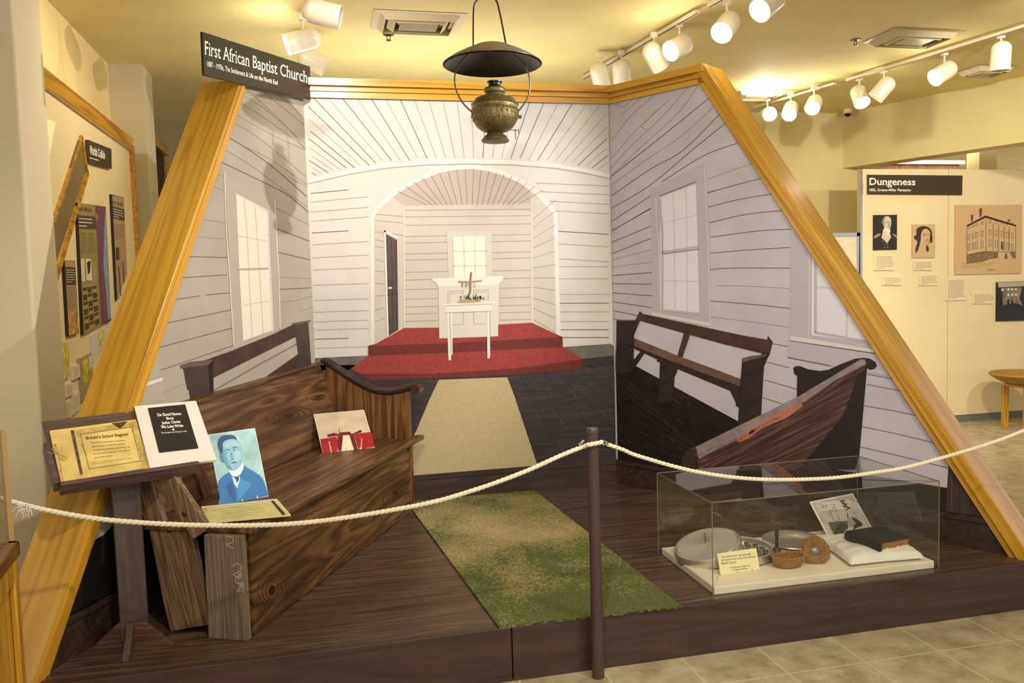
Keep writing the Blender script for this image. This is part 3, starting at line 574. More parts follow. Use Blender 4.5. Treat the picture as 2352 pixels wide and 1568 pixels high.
def slope_beam(name, plane, p1, p2, n, zt, label, thick, mw):
    A, B = plane.at(*p1), plane.at(*p2); d = (B-A)/(B.z-A.z)
    top = A+d*(zt-A.z); bot = A+d*(0-A.z); ax = (bot-top).normalized(); L = (bot-top).length
    away = -n; out = away.cross(ax).normalized()          # in-plane, perpendicular to the edge
    mid = (top+bot)/2; inward = (V((.9, 4.6, 1.2))-mid)
    if out.dot(inward) > 0: out = -out
    root = thing(name, bot, label, 'beam', 'sloping pine beams framing the mural')
    m = beamwood(name+'_'+str(len(MATS)), ax)
    def bar(o0, o1, b0, b1, t=top):
        g = G()
        pts = [t+out*o0+away*b0, t+out*o1+away*b0, t+out*o1+away*b1, t+out*o0+away*b1]
        g.prism(pts, bot-top); return g
    obj('cap_board', bar(-.022, 0, -.03, thick), m, root, bevel=.002)
    g = bar(-mw, -.022, -.022, .0); g2 = bar(-mw*.62, -.022, -.034, -.02); g.add(g2.v, g2.f); obj('inner_moulding', g, m, root)
    return root
slope_beam('sloping_pine_beam', PR, (1627, 157), (2254, 1100), nR, 2.80, 'sloping honey pine beam rising from the glass case end to the right of the mural', .19, .085)
slope_beam('sloping_pine_beam', PLn, (538, 190), (195, 1180), nL, 2.63, 'sloping honey pine beam at the left of the mural, below the black church sign', .195, .07)
# ------------------------------------------------------------------ green rug
DK = PZ(H0)
rc = [DK.at(932, 1150), DK.at(1226, 1127), DK.at(1565, 1396), DK.at(1146, 1444)]
rc = [V((p.x, min(p.y, 5.055), H0)) for p in rc]
def rugp(u, v): return (rc[0]*(1-u)+rc[1]*u)*(1-v)+(rc[3]*(1-u)+rc[2]*u)*v
m, nt, b = newmat('worn_green_rug'); L = nt.links
tc = N(nt, 'ShaderNodeTexCoord'); na = N(nt, 'ShaderNodeTexNoise', Scale=2.2, Detail=3.0); nb_ = N(nt, 'ShaderNodeTexNoise', Scale=70.0, Detail=3.0)
L.new(tc.outputs['Object'], na.inputs[0]); L.new(tc.outputs['Object'], nb_.inputs[0])
ad = N(nt, 'ShaderNodeMath', operation='MULTIPLY_ADD'); L.new(nb_.outputs[0], ad.inputs[0]); ad.inputs[1].default_value = .75; L.new(na.outputs[0], ad.inputs[2])
# centre line is trodden to tan: distance across the rug
sx = N(nt, 'ShaderNodeSeparateXYZ'); L.new(tc.outputs['Object'], sx.inputs[0])
rug_root = (rc[0]+rc[1]+rc[2]+rc[3])/4
vd = N(nt, 'ShaderNodeVectorMath', operation='DISTANCE'); L.new(tc.outputs['Object'], vd.inputs[0]); vd.inputs[1].default_value = (-.05, .25, 0)
md = N(nt, 'ShaderNodeMath', operation='MULTIPLY_ADD'); L.new(vd.outputs['Value'], md.inputs[0]); md.inputs[1].default_value = .42; md.inputs[2].default_value = -.19
a2 = N(nt, 'ShaderNodeMath', operation='ADD'); L.new(ad.outputs[0], a2.inputs[0]); L.new(md.outputs[0], a2.inputs[1])
L.new(ramp(nt, a2.outputs[0], [(.62, (176, 158, 112)), (.82, (144, 134, 84)), (.97, (112, 114, 62)), (1.0, (84, 92, 44))]), b.inputs['Base Color'])
b.inputs['Roughness'].default_value = .95; rugm = m
rug = thing('floor_rug', rug_root, 'worn green and tan floor rug lying across the dark platform boards', 'rug')
g = G(); n_ = 60; vs = []
rj = random.Random(5)
for k in (0, 1):
    z = V((0, 0, .001+.009*k))
    for i in range(n_+1): vs.append(rugp(i/n_, 0)+z)
    for i in range(n_+1):
        vs.append(rugp(i/n_, 1+rj.uniform(-.004, .004))+z)
fs = []
for i in range(n_):
    a, b2, c, d = i, i+1, n_+2+i, n_+1+i; o_ = 2*(n_+1)
    fs += [(a, b2, c, d), (o_+a, o_+d, o_+c, o_+b2), (a, o_+a, o_+b2, b2), (d, c, o_+c, o_+d)]
fs += [(0, n_+1, 3*(n_+1), 2*(n_+1)), (n_, 3*(n_+1)-1, 4*(n_+1)-1, 2*(n_+1)-1)]
g.add(vs, fs); obj('rug_base', g, rugm, rug)
g = G(); vs = []; fs = []
for i in range(26000):
    p = rugp(rj.random(), rj.uniform(-.001, 1.004))+V((0, 0, .008)); a = rj.uniform(0, 6.3); r = .0025; h = rj.uniform(.003, .0075)
    vs += [p+V((math.cos(a)*r, math.sin(a)*r, 0)), p-V((math.cos(a)*r, math.sin(a)*r, 0)), p+V((rj.uniform(-.004, .004), rj.uniform(-.004, .004), h))]; fs.append((3*i, 3*i+1, 3*i+2))
g.add(vs, fs); tag(obj('pile', g, rugm, rug), kind='stuff')

# ------------------------------------------------------------------ old bench
BN = V((-.326, 3.247, H0)); bu = V((.441, .898, 0)).normalized(); bv = V((-bu.y, bu.x, 0))
def BP(s, d, z): return BN+bu*s+bv*d+V((0, 0, z-H0))
OLD = [(.2, (38, 24, 14)), (.42, (74, 49, 27)), (.62, (100, 70, 40)), (.9, (146, 110, 66))]
bw = wood('old_bench_wood', OLD, bu, bv, .42, .9, 9, .26, .35, coat=.12)
bwz = wood('old_bench_wood_upright', [(.2, (56, 34, 18)), (.45, (96, 62, 32)), (.7, (138, 94, 50)), (.9, (162, 116, 64))], (0, 0, 1), bv, .4, .7, 11, .3, .2, coat=.15)
bwd = wood('old_bench_rail', DARKW, bv, (0, 0, 1), .35, 1, 12, .3, .1, coat=.3)
wea = wood('weathered_board', [(.2, (62, 46, 34)), (.45, (104, 80, 58)), (.7, (136, 108, 80)), (.9, (160, 134, 104))], (-.2, .1, 1), (1, 0, 0), .75, 1.6, 26, .25, .5)
weg = wood('grey_board', [(.2, (66, 54, 46)), (.5, (108, 94, 82)), (.8, (142, 128, 112)), (.95, (168, 154, 136))], (0, 0, 1), (1, 0, 0), .7, 1.0, 34, .2, .5)
bench = thing('church_bench', BP(.9, .2, H0), 'old brown wooden bench with scrolled far end and two pictures on its seat', 'bench')
g = G(); g.prism([BP(-.005, -.045, .625), BP(1.93, -.05, .625), BP(1.90, .0, .625), BP(1.835, .02, .625), BP(1.78, .02, .625), BP(1.78, .45, .625), BP(-.01, .45, .625)], (0, 0, .032)); obj('seat', g, bw, bench, bevel=.008)
g = G(); pts = [BP(.02, 0, H0+.003)]
for i in range(25): pts.append(BP(.02+1.767*i/24, 0, H0+.002+(rj.uniform(0, .012) if 2 < i < 22 else 0)))
pts += [BP(1.787, 0, .625), BP(.02, 0, .625)]
g.prism(pts[1:], bv*.022); obj('front_board', g, bw, bench)
ARM = [(.585, 1.127), (.55, 1.137), (.50, 1.12), (.43, 1.075), (.36, 1.03), (.28, .985), (.20, .955), (.12, .945), (.05, .955), (-.02, .972), (-.055, .965)]
AS = sm(ARM)
g = G(); g.prism([BP(1.787, d, z-.012) for d, z in AS]+[BP(1.787, -.012, .93), BP(1.787, -.012, H0), BP(1.787, .46, H0), BP(1.787, .45, .64)], bu*.03); obj('end_panel', g, bwz, bench)
g = G(); g.tube([BP(1.80, d, z-.008) for d, z in AS], .026, 12); g.tube([BP(1.765, -.06, .955), BP(1.84, -.06, .955)], .030, 14); obj('arm_rail', g, bwd, bench, smooth=True)
g = G(); a_, b_ = [BP(.0, .425, .658), BP(.0, .450, .658), BP(.0, .553, 1.035), BP(.0, .528, 1.045)], [BP(1.787, .425, .658), BP(1.787, .450, .658), BP(1.787, .578, 1.10), BP(1.787, .548, 1.11)]
g.add(a_+b_, [(0, 1, 2, 3), (4, 7, 6, 5), (0, 4, 5, 1), (1, 5, 6, 2), (2, 6, 7, 3), (3, 7, 4, 0)]); obj('backrest', g, bw, bench, bevel=.004)
g = G(); a_, b_ = [BP(-.02, .515, 1.030), BP(-.02, .575, 1.035), BP(-.02, .57, 1.055), BP(-.02, .515, 1.052)], [BP(1.79, .535, 1.10), BP(1.79, .598, 1.10), BP(1.79, .595, 1.12), BP(1.79, .535, 1.118)]
g.add(a_+b_, [(0, 1, 2, 3), (4, 7, 6, 5), (0, 4, 5, 1), (1, 5, 6, 2), (2, 6, 7, 3), (3, 7, 4, 0)]); obj('top_rail', g, bw, bench, bevel=.004)
g = G(); g.prism([BP(.35, .415, .658), BP(.35, .425, .658), BP(.35, .53, 1.03), BP(.35, .515, 1.03)], bu*.07); obj('batten', g, bwz, bench)
g = G(); g.prism([BP(-.03, 0, H0), BP(-.03, .17, H0), BP(-.03, .165, .625), BP(-.03, .0, .625)], bu*.03); leg = obj('leg', g, weg, bench, bevel=.003)
PN = Plane(BP(-.03, 0, 0), -bu); chalk = plain('chalk_mark', (176, 166, 152), .8)
strokes('chalk_mark', PN, [sm(T(0, 1000, 2.76, p)) for p in ([(1440, 640), (1475, 650), (1470, 680), (1435, 690), (1480, 715)], [(1470, 830), (1500, 810), (1530, 830), (1520, 860), (1480, 880), (1520, 900), (1530, 870), (1490, 920), (1530, 950), (1500, 990), (1550, 970), (1530, 930), (1545, 1000)])], 2.4, chalk, leg, .001)
PN2 = Plane(BP(-.0, 0, 0), -bu)
g = G(); g.prism([PN2.at(*p) for p in [(300, 1060), (332, 1060), (366, 1165), (383, 1228), (398, 1216), (436, 1212), (460, 1320), (484, 1434), (437, 1442), (391, 1451), (372, 1370), (345, 1230), (320, 1130)]], bu*.03); obj('leg', g, wea, bench, bevel=.003)
PN3 = Plane(BP(-.035, 0, 0), -bu)
g = G(); g.prism([PN3.at(*p) for p in [(318, 1060), (375, 1052), (410, 1110), (447, 1165), (478, 1212), (462, 1226), (443, 1238), (405, 1180), (372, 1135)]], bu*.028); br_ = obj('brace', g, wea, bench, bevel=.003)
flat('knot', PN3, ell(423, 1181, 6, 4, rot=30), dark_m, br_, .0015)

kn = plain('knot_dark', (40, 24, 12), .5); kl = plain('knot_ring', (62, 39, 20), .5)
back_o = [o for o in bench.children if o.name.startswith('backrest')][0]; fb_o = [o for o in bench.children if o.name.startswith('front_board')][0]; end_o = [o for o in bench.children if o.name.startswith('end_panel')][0]
q0_ = BP(.9, .425, .658); nb2 = bu.cross(BP(.9, .5405, 1.0775)-q0_).normalized(); nb2 = nb2 if nb2.dot(CAM-q0_) > 0 else -nb2
PBK, PFB = Plane(q0_, nb2), Plane(BP(0, 0, 0), -bv)
C11 = lambda p: T(440, 800, 3.563, p)
def knot(pl, cx, cy, rx, ry, rot, par, off, f):
    flat('knot', pl, f(ell(cx, cy, rx, ry, rot=rot)), kn, par, off)
    strokes('knot_rings', pl, [f(ell(cx, cy, rx*a, ry*b_, n=28, rot=rot)+[ell(cx, cy, rx*a, ry*b_, n=28, rot=rot)[0]]) for a, b_ in ((2.0, 1.7), (3.2, 2.3), (4.8, 2.9))], 1.3, kl, par, off)
knot(PBK, 800, 550, 40, 22, -8, back_o, .003, C11); knot(PBK, 1040, 400, 12, 7, -8, back_o, .003, C11)
knot(PFB, 1670, 1180, 26, 18, -40, fb_o, .001, C11)
knot(PFB, 625, 1355, 7, 12, 10, fb_o, .001, lambda p: p)

# ------------------------------------------------------------------ cards standing on the bench and in the case
def card(name, bl, br, tl, z, lean, label, cat, mat_, thick=.004, group=None):
    """stiff card on a horizontal surface, leaning back by lean degrees; returns root and front plane"""
    B0, B1 = PZ(z).at(*bl), PZ(z).at(*br); e_ = (B1-B0).normalized(); back = V((-e_.y, e_.x, 0))
    if back.dot(FW) < 0: back = -back
    best = None
    for ld_ in range(2, 70):
        upv = V((0, 0, math.cos(math.radians(ld_))))+back*math.sin(math.radians(ld_))
        for hh in [.02+.0025*i for i in range(120)]:
            q_ = B0+upv*hh-CAM; z_ = q_.dot(FW); X_ = 1176+FPX*q_.dot(RT)/z_; Y_ = 784-FPX*q_.dot(UP)/z_; er = (X_-tl[0])**2+(Y_-tl[1])**2
            if best is None or er < best[0]: best = (er, ld_)
    lean = best[1]
    upv = V((0, 0, math.cos(math.radians(lean))))+back*math.sin(math.radians(lean)); n = e_.cross(upv)
    if n.dot(CAM-B0) < 0: n = -n
    P = Plane(B0, n); t = P.at(*tl); h = (t-B0).dot(upv); sh = (t-B0).dot(e_)
    root = thing(name, (B0+B1)/2, label, cat, group)
    g = G(); g.prism([B0, B1, B1+upv*h, B0+upv*h], -n*thick); obj('card', g, mat_, root)
    q = (B0+upv*h, B1+upv*h, B1, B0)
    return root, P, q, (e_, upv, n, back, h)
def loc(P, q, u, v): return (q[0]*(1-u)+q[1]*u)*(1-v)+(q[3]*(1-u)+q[2]*u)*v
def lflat(name, fr, pts, m, parent, off):   # shapes in the card's own 0..1 frame
    q, n = fr; g = G(); pts = pts if isinstance(pts[0][0], tuple) else [pts]
    for p in pts: g.poly([loc(None, q, u, v)+n*off for u, v in p])
    return obj(name, g, m, parent)
def lstroke(name, fr, lines, wd, m, parent, off):
    q, n = fr; g = G(); W = (q[1]-q[0]).length; Hh = (q[3]-q[0]).length; ex, ey = (q[1]-q[0]).normalized(), (q[3]-q[0]).normalized()
    for ln in lines:
        for a, b in zip(ln[:-1], ln[1:]):
            A, B = loc(None, q, *a)+n*off, loc(None, q, *b)+n*off; d = (B-A)
            if d.length < 1e-6: continue
            d.normalize(); s = d.cross(n)*wd/2; g.poly([A-s, B-s, B+s, A+s])
    return obj(name, g, m, parent)
def lellipse(cx, cy, rx, ry, n=20, a0=0, a1=360): return [(cx+rx*math.cos(math.radians(a0+(a1-a0)*i/n)), cy+ry*math.sin(math.radians(a0+(a1-a0)*i/n))) for i in range(n+(1 if a1-a0 < 360 else 0))]
def easel(root, P, q, fr, u0, u1):
    e_, upv, n, back, h = fr
    for u in (u0, u1):
        p = q[3]*(1-u)+q[2]*u
        g = G(); g.tube([p+upv*.012+n*.004, p+n*.006-V((0, 0, -.001)), p-n*.02+V((0, 0, .001)), p-n*.01+upv*h*.6], .0012, 6); obj('wire_clip', g, chrome_m, root)
card_w = plain('photo_card_white', (226, 222, 214), .35)
ce = .0005
rt, P, q, fr = card('portrait_photo', (509, 1161), (617, 1139), (478, 998), .6575, 14, 'blue-tinted portrait photo of a man in suit and white collar, leaning on the bench seat', 'photo', card_w)
F = (q, fr[2])
def C7(p):   # crop frame 440,800 x3.563 -> card plane
    return [(440+x/3.563, 800+y/3.563) for x, y in p]
def pf(nm, pts, c, k, par=None): return flat(nm, P, smc(C7(pts)) if nm not in ('lapel', 'tie', 'shirt') else C7(pts), plain('print_'+nm+'_%d_%d_%d' % c, c, .4), par or rt, ce*k)
lflat('backdrop', F, [(.012, .008), (.988, .008), (.988, .992), (.012, .992)], plain('portrait_backdrop', (150, 190, 190), .4, .12, 14), rt, ce)
sh_ = pf('jacket', [(215, 1110), (240, 1060), (300, 1015), (330, 1010), (420, 960), (470, 985), (560, 1040), (600, 1110), (628, 1195), (620, 1205), (250, 1282), (232, 1210)], (36, 110, 168), 2)
pf('lapel', [(330, 1080), (280, 1125), (300, 1180), (355, 1250), (365, 1200)], (24, 84, 140), 3, sh_)
pf('lapel', [(385, 1060), (470, 1095), (495, 1110), (440, 1180), (375, 1255), (370, 1180)], (58, 136, 190), 3, sh_)
pf('neck', [(305, 985), (330, 1030), (400, 1030), (420, 950), (400, 910), (320, 960)], (120, 176, 196), 3)
pf('collar', [(308, 990), (315, 1020), (345, 1048), (395, 1030), (425, 975), (415, 930), (400, 960), (350, 1000)], (226, 232, 232), 4)
pf('shirt', [(328, 1045), (345, 1055), (390, 1040), (398, 1070), (372, 1145), (350, 1110)], (200, 218, 226), 4)
pf('tie', [(345, 1052), (385, 1045), (390, 1070), (372, 1100), (362, 1070)], (30, 76, 120), 5)
fc = pf('face', [(248, 760), (262, 830), (262, 900), (285, 955), (320, 995), (350, 998), (390, 965), (412, 900), (414, 830), (400, 770), (350, 725), (290, 725)], (136, 182, 200), 5)
pf('hair', [(215, 790), (222, 745), (250, 715), (300, 706), (345, 712), (372, 745), (330, 740), (280, 752), (255, 780), (252, 850), (235, 850)], (20, 62, 104), 6)
pf('hair', [(235, 845), (252, 850), (258, 900), (268, 930), (248, 925), (232, 880)], (60, 130, 176), 6)
for x, y in ((292, 852), (352, 828)):
    flat('eye', P, [(440+a/3.563, 800+b/3.563) for a, b in ell(x, y, 13, 6, rot=-15)], plain('print_eye', (190, 214, 222), .5), fc, ce*7)
    flat('iris', P, [(440+a/3.563, 800+b/3.563) for a, b in ell(x-2, y, 5.5, 5.5)], plain('print_iris', (20, 44, 74), .5), fc, ce*8)
strokes('brows', P, [C7([(270, 838), (290, 826), (312, 832)]), C7([(335, 818), (352, 806), (372, 808)])], 1.4, plain('print_brow', (30, 70, 110), .5), fc, ce*7)
strokes('nose', P, [C7([(322, 850), (330, 890), (340, 905), (322, 912)])], 1.2, plain('print_nose', (70, 120, 158), .5), fc, ce*7)
strokes('mouth', P, [C7([(330, 938), (350, 932), (368, 930)])], 2.2, plain('print_mouth', (70, 70, 100), .5), fc, ce*7)
pf('cheek_shade', [(256, 800), (262, 900), (285, 955), (320, 995), (332, 985), (300, 930), (282, 870)], (96, 150, 182), 6, fc)
pf('cheek_light', [(350, 850), (392, 838), (400, 890), (370, 925), (352, 905)], (160, 200, 212), 6, fc)
pf('brow_light', [(272, 780), (330, 752), (388, 775), (392, 800), (330, 800), (276, 818)], (152, 194, 208), 6, fc)
easel(rt, P, q, fr, .42, .74)
rt, P, q, fr = card('church_interior_photo', (741, 1040), (861, 1027), (720, 951), .6575, 18, 'small colour photo of red church pews and aisle, leaning on the far bench seat', 'photo', card_w)
F = (q, fr[2]); lflat('backdrop', F, [(.01, .01), (.99, .01), (.99, .99), (.01, .99)], plain('photo_backdrop', (190, 172, 142), .4, .08, 10), rt, ce)
rd = plain('photo_red', (150, 22, 32), .4, .15, 30); rdd = plain('photo_dark_red', (96, 24, 36), .4, .15, 30)
flat('pews', P, [C7([(1055, 765), (1120, 760), (1140, 850), (1075, 855)]), C7([(1050, 742), (1185, 722), (1205, 770), (1190, 845), (1150, 850), (1130, 760), (1060, 765)]), C7([(1325, 700), (1470, 682), (1480, 730), (1390, 735), (1385, 800), (1370, 830)]), C7([(1395, 735), (1480, 725), (1500, 805), (1395, 820)])], rd, rt, ce*2)
flat('pews', P, [C7([(1110, 705), (1165, 690), (1200, 700), (1320, 695), (1385, 665), (1395, 685), (1320, 705), (1215, 712), (1115, 725)]), C7([(1195, 715), (1240, 712), (1225, 835), (1200, 840)]), C7([(1290, 708), (1325, 705), (1365, 830), (1330, 832)]), C7([(1205, 640), (1212, 690), (1205, 692)]), C7([(1208, 688), (1300, 680), (1302, 698), (1210, 702)])], rdd, rt, ce*2)
flat('aisle', P, C7([(1240, 712), (1290, 708), (1330, 832), (1228, 838)]), plain('photo_aisle', (232, 204, 170), .4), rt, ce*3)
strokes('arch', P, [C7([(1200, 690), (1200, 620), (1225, 600), (1260, 595), (1300, 605), (1310, 680)])], 1, plain('photo_arch', (214, 196, 166), .4), rt, ce*2)
easel(rt, P, q, fr, .45, .6)
# register lying on the bench near the front end
SZ = PZ(.6575); manila = plain('manila_paper', (206, 196, 130), .7, .06, 20)
rg = thing('paper_booklet', SZ.at(570, 1175), 'yellowed string-bound booklet lying flat at the near end of the bench seat', 'booklet')
qq = [(462, 1166), (636, 1148), (668, 1185), (482, 1202)]
g = G(); g.prism([SZ.at(*p) for p in qq], (0, 0, .006)); obj('pages', g, plain('pale_pages', (224, 210, 172), .7), rg)
SZ2 = PZ(.664); flat('cover', SZ2, qq, manila, rg, 0); flat('cover_strip', SZ2, [(622, 1150), (628, 1149), (656, 1180), (649, 1183)], ink_m, rg, .0006)
textlines('printed_lines', SZ2, [(500, 1166), (610, 1156), (632, 1178), (512, 1192)], 5, plain('faint_ink', (168, 156, 104), .7), rg, .0006, 1, seed=4)
g = G(); a = SZ2.at(470, 1172); g.tube([a+V((.012*math.sin(t*1.3)*(1+t*.1), -.014*t+.01*math.cos(t*2), .004+.003*math.sin(t*3))) for t in [i*.35 for i in range(18)]], .0016, 6); obj('string_tie', g, plain('twine', (190, 160, 96), .8), rg, smooth=True)

# ------------------------------------------------------------------ lectern
la, lb = V((-.941, 3.168, .89)), V((-.505, 3.375, .89)); le = (lb-la).normalized(); lg = V((-le.y, le.x, 0)); th = math.radians(34)
lup = lg*math.cos(th)+V((0, 0, math.sin(th))); lnn = le.cross(lup)
if lnn.z < 0: lnn = -lnn
lw = wood('lectern_brown_paint', [(.25, (64, 46, 42)), (.6, (92, 72, 66)), (.9, (112, 92, 84))], le, lup, .5, .8, 12, .15, .06)
lwz = wood('lectern_post_stain', [(.25, (50, 38, 36)), (.6, (78, 62, 58)), (.9, (110, 88, 72))], (0, 0, 1), (1, 0, 0), .5, .9, 16, .15, .1)
lect = thing('lectern', (-.765, 3.32, H0), 'dark brown slant-top lectern on a square post with triangular feet, left front of the platform', 'lectern')
W_, D_ = (lb-la).length, .348
g = G(); g.prism([la, lb, lb+lup*D_, la+lup*D_], -lnn*.022); obj('slant_top', g, lw, lect, bevel=.003)
g = G(); g.prism([la-lup*.0-lnn*.040, lb-lnn*.040, lb+lnn*.014, la+lnn*.014], -lup*.018); obj('front_ledge', g, lw, lect, bevel=.003)
g = G(); g.prism([la-lnn*.035, la+lup*D_*.62-lnn*.035, la+lup*D_*.62+lnn*.012, la+lnn*.012], -le*.018); obj('side_ledge', g, lw, lect, bevel=.003)
pc0, pc1 = V((-.765, 3.34, H0+.0)), V((-.775, 3.385, .93)); pe_, pg_ = V((math.cos(.3), math.sin(.3), 0)), V((-math.sin(.3), math.cos(.3), 0))
g = G(); g.prism([pc0+pe_*.05*i+pg_*.03*j+V((0, 0, .02)) for i, j in ((-1, -1), (1, -1), (1, 1), (-1, 1))], pc1-pc0); obj('post', g, lwz, lect, bevel=.003)
fe, ff = V((math.cos(-.16), math.sin(-.16), 0)), V((math.sin(-.0), -1, 0)); fcn = V((-.765, 3.315, H0))
g = G(); g.prism([fcn-fe*.155-ff*.005, fcn+fe*.155-ff*.005, fcn+fe*.05+V((0, 0, .095))-ff*.005, fcn-fe*.05+V((0, 0, .095))-ff*.005], ff*.024); obj('foot', g, wood('lectern_foot', [(.25, (56, 38, 30)), (.6, (88, 62, 46)), (.9, (120, 86, 58))], fe, (0, 0, 1), .5, 1, 16, .3, .1), lect, bevel=.002)
g = G(); g.prism([fcn+ff*.145-fe*.012, fcn-ff*.13-fe*.012, fcn-ff*.05+V((0, 0, .098))-fe*.012, fcn+ff*.035+V((0, 0, .098))-fe*.012], fe*.024); obj('foot', g, lwz, lect, bevel=.002)
PT = Plane(la, lnn); C8 = lambda p: T(80, 900, 5.345, p)
reg = thing('school_register', PT.at(230, 1040), "yellowed string-bound school register lying on the left of the lectern top", 'book')
g = G(); g.prism([PT.at(*p, .001) for p in C8([(178, 490), (1242, 350), (1408, 938), (320, 1120)])], lnn*.006); obj('pages', g, plain('aged_cover', (208, 182, 108), .65, .10, 12), reg)
flat('stain', PT, C8([(490, 470), (1242, 352), (1408, 935), (1330, 948), (1250, 600), (1190, 430), (560, 520), (640, 800), (590, 700)]), plain('aged_stain', (176, 150, 84), .7, .2, 30), reg, .0075)
flat('spine_strip', PT, C8([(438, 470), (480, 468), (590, 1000), (558, 1025)]), plain('register_spine', (84, 68, 52), .8, .3, 40), reg, .0078)
strokes('border', PT, [C8([(560, 518), (1188, 430), (1300, 845), (668, 945), (560, 518)])], 1.0, ink_m, reg, .0078)
text('lettering', "Brittain's School Register", PT, C8([(625, 545), (1150, 495), (1160, 530), (632, 582)]), ink_m, reg, .008, .012)
textlines('handwriting', PT, C8([(690, 600), (1150, 570), (1210, 770), (735, 830)]), 5, ink_m, reg, .008, .9, seed=9)
textlines('small_print', PT, C8([(700, 855), (1230, 800), (1235, 830), (705, 890)]), 2, plain('faint_brown_ink', (130, 104, 62), .7), reg, .008, .6, seed=2)
g = G(); tw_ = plain('twine', (190, 160, 96), .8)
for pth in ([(250, 640), (300, 770), (325, 960), (350, 1090)], [(265, 755), (210, 700), (235, 690), (290, 765)], [(290, 765), (345, 780), (395, 810), (360, 835), (300, 790)], [(150, 745), (270, 750), (330, 720), (350, 670)]):
    g.tube([PT.at(*p, .011) for p in sm(C8(pth))], .0013, 6)
obj('string_tie', g, tw_, reg, smooth=True)
flat('punch_holes', PT, [C8(ell(252, 646, 13, 10)), C8(ell(321, 962, 10, 9))], dark_m, reg, .0082)
gb = thing('gospel_book', PT.at(390, 1000), 'white booklet with black title panel lying on the right of the lectern top', 'book')
for i, dd in enumerate((0, 1, 2, 3)):
    g = G(); g.prism([PT.at(*p, .002+i*.003) for p in C8([(1215+i*2, 180), (1970+dd*3, 112+dd*2), (2215+dd*6, 860-dd*8), (1412, 938)])], lnn*.0022); obj('sheet', g, plain('white_paper', (222, 216, 208), .6), gb)
flat('title_panel', PT, C8([(1387, 196), (1845, 150), (2010, 690), (1527, 745)]), plain('black_title', (36, 32, 30), .5), gb, .0150)
for s_, qd in (('De Good Nyews', [(1500, 262), (1790, 248), (1797, 278), (1508, 298)]), ('Bout', [(1612, 308), (1700, 302), (1708, 332), (1620, 338)]), ('Jedus Christ', [(1552, 362), (1783, 346), (1792, 376), (1560, 393)]), ('Wa Luke Write', [(1543, 412), (1815, 392), (1825, 424), (1552, 445)]), ('The Gospel according to Luke', [(1548, 492), (1862, 470), (1866, 486), (1552, 510)])):
    text('lettering', s_, PT, C8(qd), letter_m, gb, .0156, .03 if 'Gospel' not in s_ else .012, serif='Gospel' not in s_)
flat('diamond', PT, C8([(1698, 448), (1718, 460), (1702, 474), (1682, 463)]), letter_m, gb, .0156)

# ------------------------------------------------------------------ rope barrier
POST = V((.992, 2.985, 0))
bp = thing('barrier_post', POST, 'dark brown round barrier post standing on the tiles in front of the platform', 'post')
g = G(); g.lathe([(0, .992), (.021, .991), (.0245, .985), (.0245, .972), (.0222, .97), (.0235, .4), (.0245, 0)], POST, n=28, caps=False); obj('pole', g, plain('brown_metal_paint', (70, 54, 50), .38, .08, 6), bp, smooth=True)
for s_ in (-1, 1):
    c = POST+V((s_*.045, -.004, .935-.004*s_)); ax = V((.35*s_, .4, .55)).normalized()
    g = G(); X = ax.orthogonal().normalized(); Y = ax.cross(X); g.tube([c+(X*math.cos(t)+Y*math.sin(t))*.014 for t in [2*math.pi*i/18 for i in range(18)]], .0028, 8, closed=True); obj('ring', g, chrome_m, bp, smooth=True)
ropem = plain('white_rope', (224, 216, 190), .75, .05, 300)
def rope(name, ctrl, label, R=.0085, pitch=.055, group=None):
    P_ = sm([tuple(p) for p in ctrl], 14); P_ = [V(p) for p in P_]
    # resample
    L_ = [0]
    for a, b in zip(P_[:-1], P_[1:]): L_.append(L_[-1]+(b-a).length)
    tot = L_[-1]; nn = int(tot/.0055); pts = []; j = 0
    for i in range(nn+1):
        s = tot*i/nn
        while j < len(L_)-2 and L_[j+1] < s: j += 1
        t = (s-L_[j])/max(1e-9, L_[j+1]-L_[j]); pts.append(P_[j].lerp(P_[j+1], t))
    g = G()
    for k in range(3):
        out = []
        for i, p in enumerate(pts):
            t = (pts[min(i+1, nn)]-pts[max(i-1, 0)]).normalized(); A = V((0, 0, 1)); A = (A-t*A.dot(t)).normalized(); B = t.cross(A)
            a = -2*math.pi*(tot*i/nn)/pitch+k*2.094; out.append(p+(A*math.cos(a)+B*math.sin(a))*R*.52)
        g.tube(out, R*.58, 7)
    return tag(obj(name, g, ropem, smooth=True, ang=80), label, 'rope', group)
RP = PY(2.985)
rope('barrier_rope', [RP.at(*p) for p in [(-160, 1098), (-60, 1128), (0, 1144), (100, 1170), (250, 1194), (470, 1206), (700, 1200), (950, 1162), (1080, 1128), (1200, 1085), (1290, 1045), (1346, 1023)]]+[POST+V((-.03, -.03, .932)), POST+V((0, -.034, .937)), POST+V((.03, -.03, .94))], 'white twisted rope sagging from the brown post across the bench to the left edge')
rope('barrier_rope', [RP.at(*p) for p in [(1392, 1019), (1430, 1032), (1470, 1048), (1600, 1083), (1740, 1100), (1900, 1098), (2020, 1083), (2100, 1068), (2260, 1022), (2352, 988), (2440, 950)]], 'white twisted rope sagging from the brown post across the glass case to the right edge', R=.0078)
g = G(); c = RP.at(62, 1163)
for i in range(26):
    a = rj.uniform(0, 6.28); p = c+V((rj.uniform(-.02, .02), -.008, rj.uniform(-.006, .012))); g.tube([p, p+V((rj.uniform(-.03, .03), rj.uniform(-.012, .004), -rj.uniform(.0, .04)))], .0012, 4)
tag(obj('tape_wrap', g, plain('clear_tape', (220, 214, 205), .3)), 'frayed clear tape wound around the left rope near the column', 'tape')
